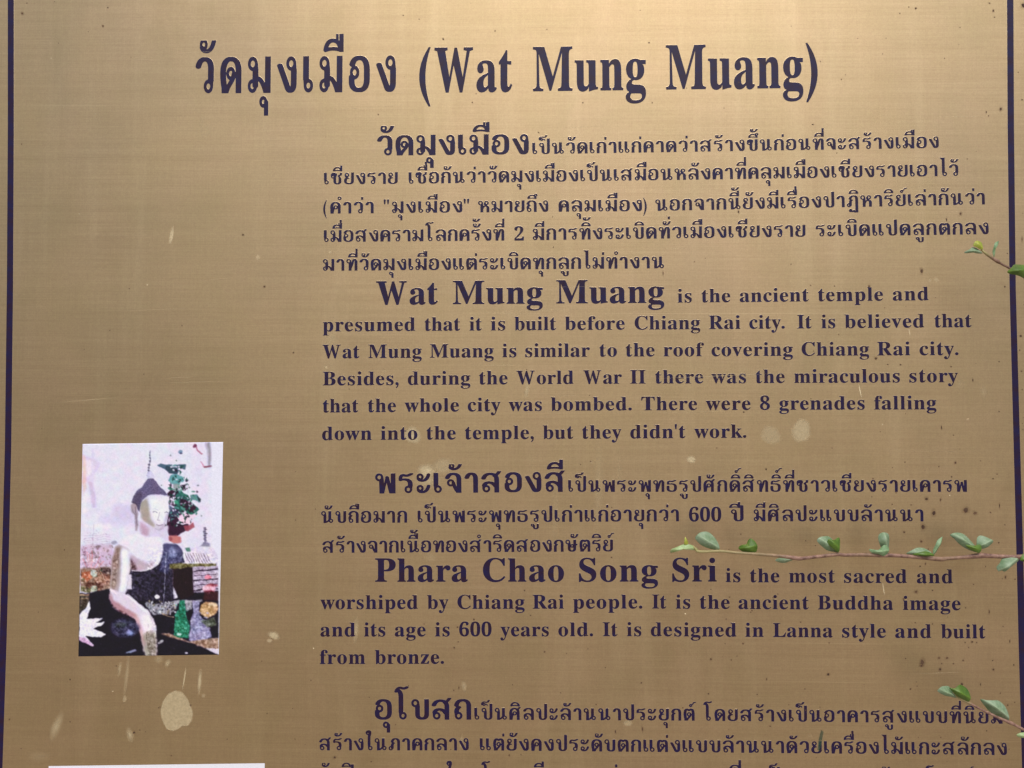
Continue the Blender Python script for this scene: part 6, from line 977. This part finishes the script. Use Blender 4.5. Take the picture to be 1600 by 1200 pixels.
hm = blur(mask_of(T4(hair)).astype(np.float32), 3)
pat = ((np.sin((XX * .9 + YY * .5) * 2.1) * np.sin((XX * .5 - YY * .9) * 2.1)) > .0).astype(np.float32)
mm_ = (hm * pat * .62)[..., None]
img[:] = img * (1 - mm_) + np.array((196, 190, 220), np.float32) * mm_
stroke(T4, [(725, 660), (770, 612), (830, 594), (970, 606)], 9, (206, 198, 222), .8)
stroke(T4, [(800, 150), (795, 230), (785, 330), (780, 400), (785, 430)], 12, (150, 146, 172), .9)
for k in range(9):
    ell(T4, 797 - k * 2, 170 + 30 * k, 5 + k * 1.6, 7, (66, 60, 84), .85, 0, .6)
fill(T4([(765, 380), (800, 350), (835, 400), (850, 430), (770, 435)]), (206, 200, 220), .9, 2)
fill(T4([(800, 640), (960, 640), (970, 760), (930, 880), (860, 880), (810, 780)]), (238, 234, 246), .7, 10)
fill(T4([(960, 780), (980, 780), (962, 860), (930, 930), (880, 955), (900, 930), (940, 870)]), (178, 160, 176), .6, 4)
stroke(T4, [(822, 772), (840, 764), (858, 764), (872, 774)], 7, (84, 74, 96), .6)
stroke(T4, [(938, 778), (955, 770), (974, 778)], 7, (84, 74, 96), .6)
stroke(T4, [(820, 745), (850, 735), (880, 745)], 4, (176, 168, 190), .7)
stroke(T4, [(896, 770), (882, 830), (870, 850), (902, 856)], 6, (136, 120, 140), .6)
stroke(T4, [(856, 892), (885, 906), (922, 892)], 8, (112, 88, 108), .6)
stroke(T4, [(840, 930), (880, 950), (930, 930)], 5, (176, 164, 186), .8)
# the ragged detail of a small printed photograph: warp the outlines, mottle the dark parts
def smooth_noise(n, seed):
    q = np.random.RandomState(seed).randn(IH // n + 3, IW // n + 3).astype(np.float32)
    q = np.repeat(np.repeat(q, n, 0), n, 1)[:IH, :IW]
    q = blur(q, n | 1)
    q = blur(q, n | 1)
    return q / max(q.std(), 1e-6) * .5
dx = smooth_noise(18, 21) * 2.4 + smooth_noise(9, 22) * 1.0
dy = smooth_noise(18, 23) * 2.4 + smooth_noise(9, 24) * 1.0
jj, ii = np.mgrid[0:IH, 0:IW]
img[:] = img[np.clip((jj + dy).astype(int), 0, IH - 1), np.clip((ii + dx).astype(int), 0, IW - 1)]
lum = img.mean(2) / 255.0
busy = np.clip((YY - 850) / 20, 0, 1) * np.clip((0.75 - np.abs(lum - .45)) * 1.6, 0, 1)
tex = smooth_noise(3, 31) + smooth_noise(6, 32) * 1.2
skin = (np.abs(XX - 195) < 36) & (lum > .55)
img += (tex * 26 * (busy * (lum > .16) * ~skin + .05))[..., None]
img += np.stack([smooth_noise(16, 41), smooth_noise(16, 42) * .7, smooth_noise(16, 43)], -1) * 5 * np.clip(lum + .2, 0, 1)[..., None]
dark_glint = (smooth_noise(3, 51) > 1.15).astype(np.float32) * (lum < .2) * .35
img += (dark_glint * 90)[..., None]
img[:] = np.clip(((img - 118) * 1.12 + 118) * np.array([0.972, 0.992, 1.02], np.float32), 8, 246)
# white print margin
fill([(110 + 1412 / 6.4, 690), (352, 688), (352, 870), (342.5, 1030), (341.5, 1030), (341.6, 960), (341, 870), (331.5, 850)], (233, 234, 250), .95, 3)
img = blur(img, 5)
img += pr.randn(IH, IW, 1) * 2 + blur(pr.randn(IH, IW, 1).astype(np.float32), 7) * 16
img = np.clip(img, 0, 255) / 255.0
NU, NV = 220, 330
def pix_uv(u, v):
    a = (129 + (348.6 - 129) * u, 693.7 + (690.6 - 693.7) * u)
    c = (122.4 + (342 - 122.4) * u, 1025.7 + (1023 - 1025.7) * u)
    return a[0] + (c[0] - a[0]) * v, a[1] + (c[1] - a[1]) * v
def rect_grid(name, corners, nu, nv, lift, mat, wave):
    TL, TR, BR, BL = corners
    U, Vv = np.meshgrid(np.linspace(0, 1, nu + 1), np.linspace(0, 1, nv + 1))
    X = (TL[0] * (1 - U) + TR[0] * U) * (1 - Vv) + (BL[0] * (1 - U) + BR[0] * U) * Vv
    Z = (TL[1] * (1 - U) + TR[1] * U) * (1 - Vv) + (BL[1] * (1 - U) + BR[1] * U) * Vv
    Y = lift + wave * (np.sin(U * 5 + 1) * np.sin(Vv * 4 + 2) + 1)
    edge = (U < 1e-6) | (U > 1 - 1e-6) | (Vv < 1e-6) | (Vv > 1 - 1e-6)
    Y = np.where(edge, 0.001, Y)
    co = np.column_stack([X.ravel() * .001, -Y.ravel() * .001, ZC + Z.ravel() * .001])
    idx = np.arange((nu + 1) * (nv + 1)).reshape(nv + 1, nu + 1)
    F = np.stack([idx[:-1, :-1], idx[1:, :-1], idx[1:, 1:], idx[:-1, 1:]], -1).reshape(-1, 4)
    return mesh_object(name, co.tolist(), F.tolist(), mat, sign, smooth=True), U, Vv
pm, nt, p = material('glossy_photo_paper', (.8, .8, .8, 1), 0.35, 0, 0.4)
at = node(nt, 'ShaderNodeAttribute', attribute_name='print_colour')
nt.links.new(at.outputs['Color'], p.inputs['Base Color'])
po, U, Vv = rect_grid('photo_print', PRINT, NU, NV, 0.2, pm, 0.05)
po['label'] = 'pasted colour photo print of a seated statue with flowers and offerings'
px, py = pix_uv(U, Vv)
ii = np.clip(((px - PX0) * SS).astype(int), 0, IW - 1)
jj = np.clip(((py - PY0) * SS).astype(int), 0, IH - 1)
c = img[jj, ii].reshape(-1, 3)
lin_c = np.where(c <= .04045, c / 12.92, ((c + .055) / 1.055) ** 2.4)
ca_ = po.data.color_attributes.new('print_colour', 'FLOAT_COLOR', 'POINT')
ca_.data.foreach_set('color', np.column_stack([lin_c, np.ones(len(lin_c))]).ravel())

wp, nt, p = material('white_paper', srgb(232, 233, 240), 0.5)
n1 = noise(nt, 60.0, 4, 0.6)
nt.links.new(mix_color(nt, n1, srgb(226, 228, 238), srgb(238, 238, 244)), p.inputs['Base Color'])
wo, _, _ = rect_grid('paper_notice', PAPER, 24, 16, 0.2, wp, 0.05)
wo['label'] = 'white paper pasted at the bottom edge, mostly below the view'

# ------------------------------------------------------------------ twigs hanging in front of the sign
def leaf_material(name, c_a, c_b, rough, trans=0.0, vein=True):
    m, nt, p = material(name, c_a, rough, 0, 0.5)
    n1 = noise(nt, 170.0, 3, 0.5)
    n2 = noise(nt, 1500.0, 3, 0.6)
    col = mix_color(nt, remap(nt, n1, .3, .7, 0, 1), c_a, c_b)
    col = mix_color(nt, remap(nt, n2, .3, .7, 0, .25), col, (c_a[0] * .5, c_a[1] * .5, c_a[2] * .5, 1))
    at = node(nt, 'ShaderNodeAttribute', attribute_name='vein')
    col = mix_color(nt, math_node(nt, 'MULTIPLY', at.outputs['Fac'], .45), col, (c_b[0] * 1.5, c_b[1] * 1.4, c_b[2] * 1.3, 1))
    nt.links.new(col, p.inputs['Base Color'])
    bp = node(nt, 'ShaderNodeBump')
    bp.inputs['Strength'].default_value = .4
    bp.inputs['Distance'].default_value = .0003
    nt.links.new(n1, bp.inputs['Height'])
    nt.links.new(bp.outputs[0], p.inputs['Normal'])
    if trans:
        p.inputs['Subsurface Weight'].default_value = trans
        p.inputs['Subsurface Radius'].default_value = (.6, 1.0, .3)
        p.inputs['Subsurface Scale'].default_value = .0006
    return m
M_green = leaf_material('leaf_upper_green', (0.045, 0.105, 0.010, 1), (0.11, 0.20, 0.02, 1), .42)
M_pale = leaf_material('leaf_underside_pale', (0.13, 0.22, 0.10, 1), (0.27, 0.36, 0.24, 1), .6)
M_fold = leaf_material('leaf_folded_green', (0.12, 0.23, 0.09, 1), (0.26, 0.39, 0.22, 1), .55)
M_young = leaf_material('leaf_young', (0.24, 0.36, 0.10, 1), (0.38, 0.50, 0.26, 1), .5)
M_bud = leaf_material('leaf_bud_yellow', (0.26, 0.32, 0.03, 1), (0.40, 0.42, 0.06, 1), .5)
LM = dict(green=M_green, pale=M_pale, fold=M_fold, young=M_young, bud=M_bud)
OTHER = dict(green=M_pale, pale=M_green, fold=M_pale, young=M_pale, bud=M_bud)

bark, nt, p = material('twig_bark', srgb(140, 104, 92), .6)
n1 = noise(nt, 260.0, 4, .6)
n2 = noise(nt, 22.0, 3, .5)
c1 = mix_color(nt, remap(nt, n1, .3, .7, 0, 1), srgb(96, 66, 56), srgb(164, 128, 110))
c1 = mix_color(nt, remap(nt, n2, .5, .7, 0, .4), c1, srgb(140, 122, 84))
at = node(nt, 'ShaderNodeAttribute', attribute_name='young')
c1 = mix_color(nt, at.outputs['Fac'], c1, srgb(168, 162, 104))
nt.links.new(c1, p.inputs['Base Color'])
bp = node(nt, 'ShaderNodeBump'); bp.inputs['Strength'].default_value = .5; bp.inputs['Distance'].default_value = .0004
nt.links.new(n1, bp.inputs['Height']); nt.links.new(bp.outputs[0], p.inputs['Normal'])

def catmull(pts, sub):
    out = []
    n = len(pts)
    P_ = [np.array(q, float) for q in pts]
    for i in range(n - 1):
        p0, p1, p2, p3 = P_[max(i - 1, 0)], P_[i], P_[i + 1], P_[min(i + 2, n - 1)]
        for k in range(sub):
            t = k / sub
            out.append(.5 * ((2 * p1) + (-p0 + p2) * t + (2 * p0 - 5 * p1 + 4 * p2 - p3) * t * t + (-p0 + 3 * p1 - 3 * p2 + p3) * t ** 3))
    out.append(P_[-1])
    return out

def make_stem(pts, parent, origin):
    S = catmull(pts, 3)
    V, F = [], []
    seg = 10
    for i, s in enumerate(S):
        a = S[max(i - 1, 0)][:3]; c_ = S[min(i + 1, len(S) - 1)][:3]
        d = Vector((c_ - a).tolist()).normalized()
        u = d.cross(Vector((0, 1, 0))).normalized(); w = d.cross(u)
        for k in range(seg):
            t = 2 * math.pi * k / seg
            r = 1.08 * max(s[3], .0003) * rng.uniform(.93, 1.07)
            q = Vector(s[:3].tolist()) + u * math.cos(t) * r + w * math.sin(t) * r - origin
            V.append(tuple(q))
    for i in range(len(S) - 1):
        for k in range(seg):
            k2 = (k + 1) % seg
            F.append((i * seg + k, i * seg + k2, (i + 1) * seg + k2, (i + 1) * seg + k))
    F.append(tuple(range(seg - 1, -1, -1)))
    F.append(tuple(range((len(S) - 1) * seg, len(S) * seg)))
    so = mesh_object('stem', V, F, bark, parent, smooth=True)
    so.data.attributes.new('young', 'FLOAT', 'POINT').data.foreach_set('value', [max(0.0, min(.85, 1.1 - 4.2 * (i // seg) / len(S))) for i in range(len(V))])

def make_leaf(mat, pts, bulge, ang, parent, origin):
    """outline -> cupped blade of real thickness with a midrib crease; two faces of different colour"""
    closed = pts + [pts[0]]
    dense = catmull([pts[-1]] + closed + [pts[1]], 4)[4:-5]
    n = len(dense)
    B = np.array([q[:3] for q in dense])
    cen = B.mean(0)
    size = np.abs(B - cen).max()
    ex = np.array([math.cos(R(ang)), 0, math.sin(R(ang))])      # midrib direction
    # principal axis of the outline is the real midrib
    M2 = (B - cen)[:, [0, 2]]
    w_, vec = np.linalg.eigh(M2.T @ M2)
    ax = vec[:, 1]
    rings = [1.0, .97, .82, .62, .40, .18]
    V, VEIN = [], []
    def depth(q, rr):
        d = q - cen
        along = d[0] * ax[0] + d[2] * ax[1]
        across = -d[0] * ax[1] + d[2] * ax[0]
        crease = -abs(across) * .55 * bulge
        cup = size * .22 * bulge * (1 - rr ** 2)
        bend = (along / size) ** 2 * size * .18
        wave = math.sin(along / size * 5 + across / size * 3) * size * .05
        return crease + cup - bend + wave + across * .35 * math.sin(R(ang))
    for side in (0, 1):
        off = 0.0 if side == 0 else 0.00028
        for rr in rings:
            for q in B:
                v_ = cen + (q - cen) * rr
                dd = depth(v_, rr)
                V.append(Vector((v_[0], v_[1] - dd + (off if rr < .99 else off * .5), v_[2])) - origin)
                acr = abs(-(v_ - cen)[0] * ax[1] + (v_ - cen)[2] * ax[0]) / size
                alo = ((v_ - cen)[0] * ax[0] + (v_ - cen)[2] * ax[1]) / size
                VEIN.append(min(1, max(0, 1 - acr * 9) + .55 * max(0, math.cos((alo - acr * .8) * 19)) ** 5))
        V.append(Vector((cen[0], cen[1] - depth(cen, 0) + off, cen[2])) - origin); VEIN.append(1.0)
    m_ = len(rings) * n + 1
    F, MI = [], []
    for side in (0, 1):
        o_ = side * m_
        for r in range(len(rings) - 1):
            for k in range(n):
                k2 = (k + 1) % n
                f = (o_ + r * n + k, o_ + r * n + k2, o_ + (r + 1) * n + k2, o_ + (r + 1) * n + k)
                F.append(f if side else f[::-1]); MI.append(side)
        r = len(rings) - 1
        for k in range(n):
            k2 = (k + 1) % n
            f = (o_ + r * n + k, o_ + r * n + k2, o_ + m_ - 1)
            F.append(f if side else f[::-1]); MI.append(side)
    for k in range(n):
        k2 = (k + 1) % n
        F.append((k, k2, m_ + k2, m_ + k)); MI.append(0)
    lo = mesh_object('leaf', [tuple(q) for q in V], F, [LM[mat], OTHER[mat]], parent, smooth=True, mat_index=MI)
    lo.data.attributes.new('vein', 'FLOAT', 'POINT').data.foreach_set('value', VEIN)
    return lo

for label, stem, leaves in TWIGS:
    t = bpy.data.objects.new('twig', None)
    origin = Vector(stem[-1][:3])
    t.location = origin
    t['label'] = label
    t['category'] = 'twig'
    t['group'] = 'leafy twigs in front of the sign'
    COL.objects.link(t)
    make_stem(stem, t, origin)
    for mat, pts, bulge, ang in leaves:
        make_leaf(mat, pts, bulge, ang, t, origin)
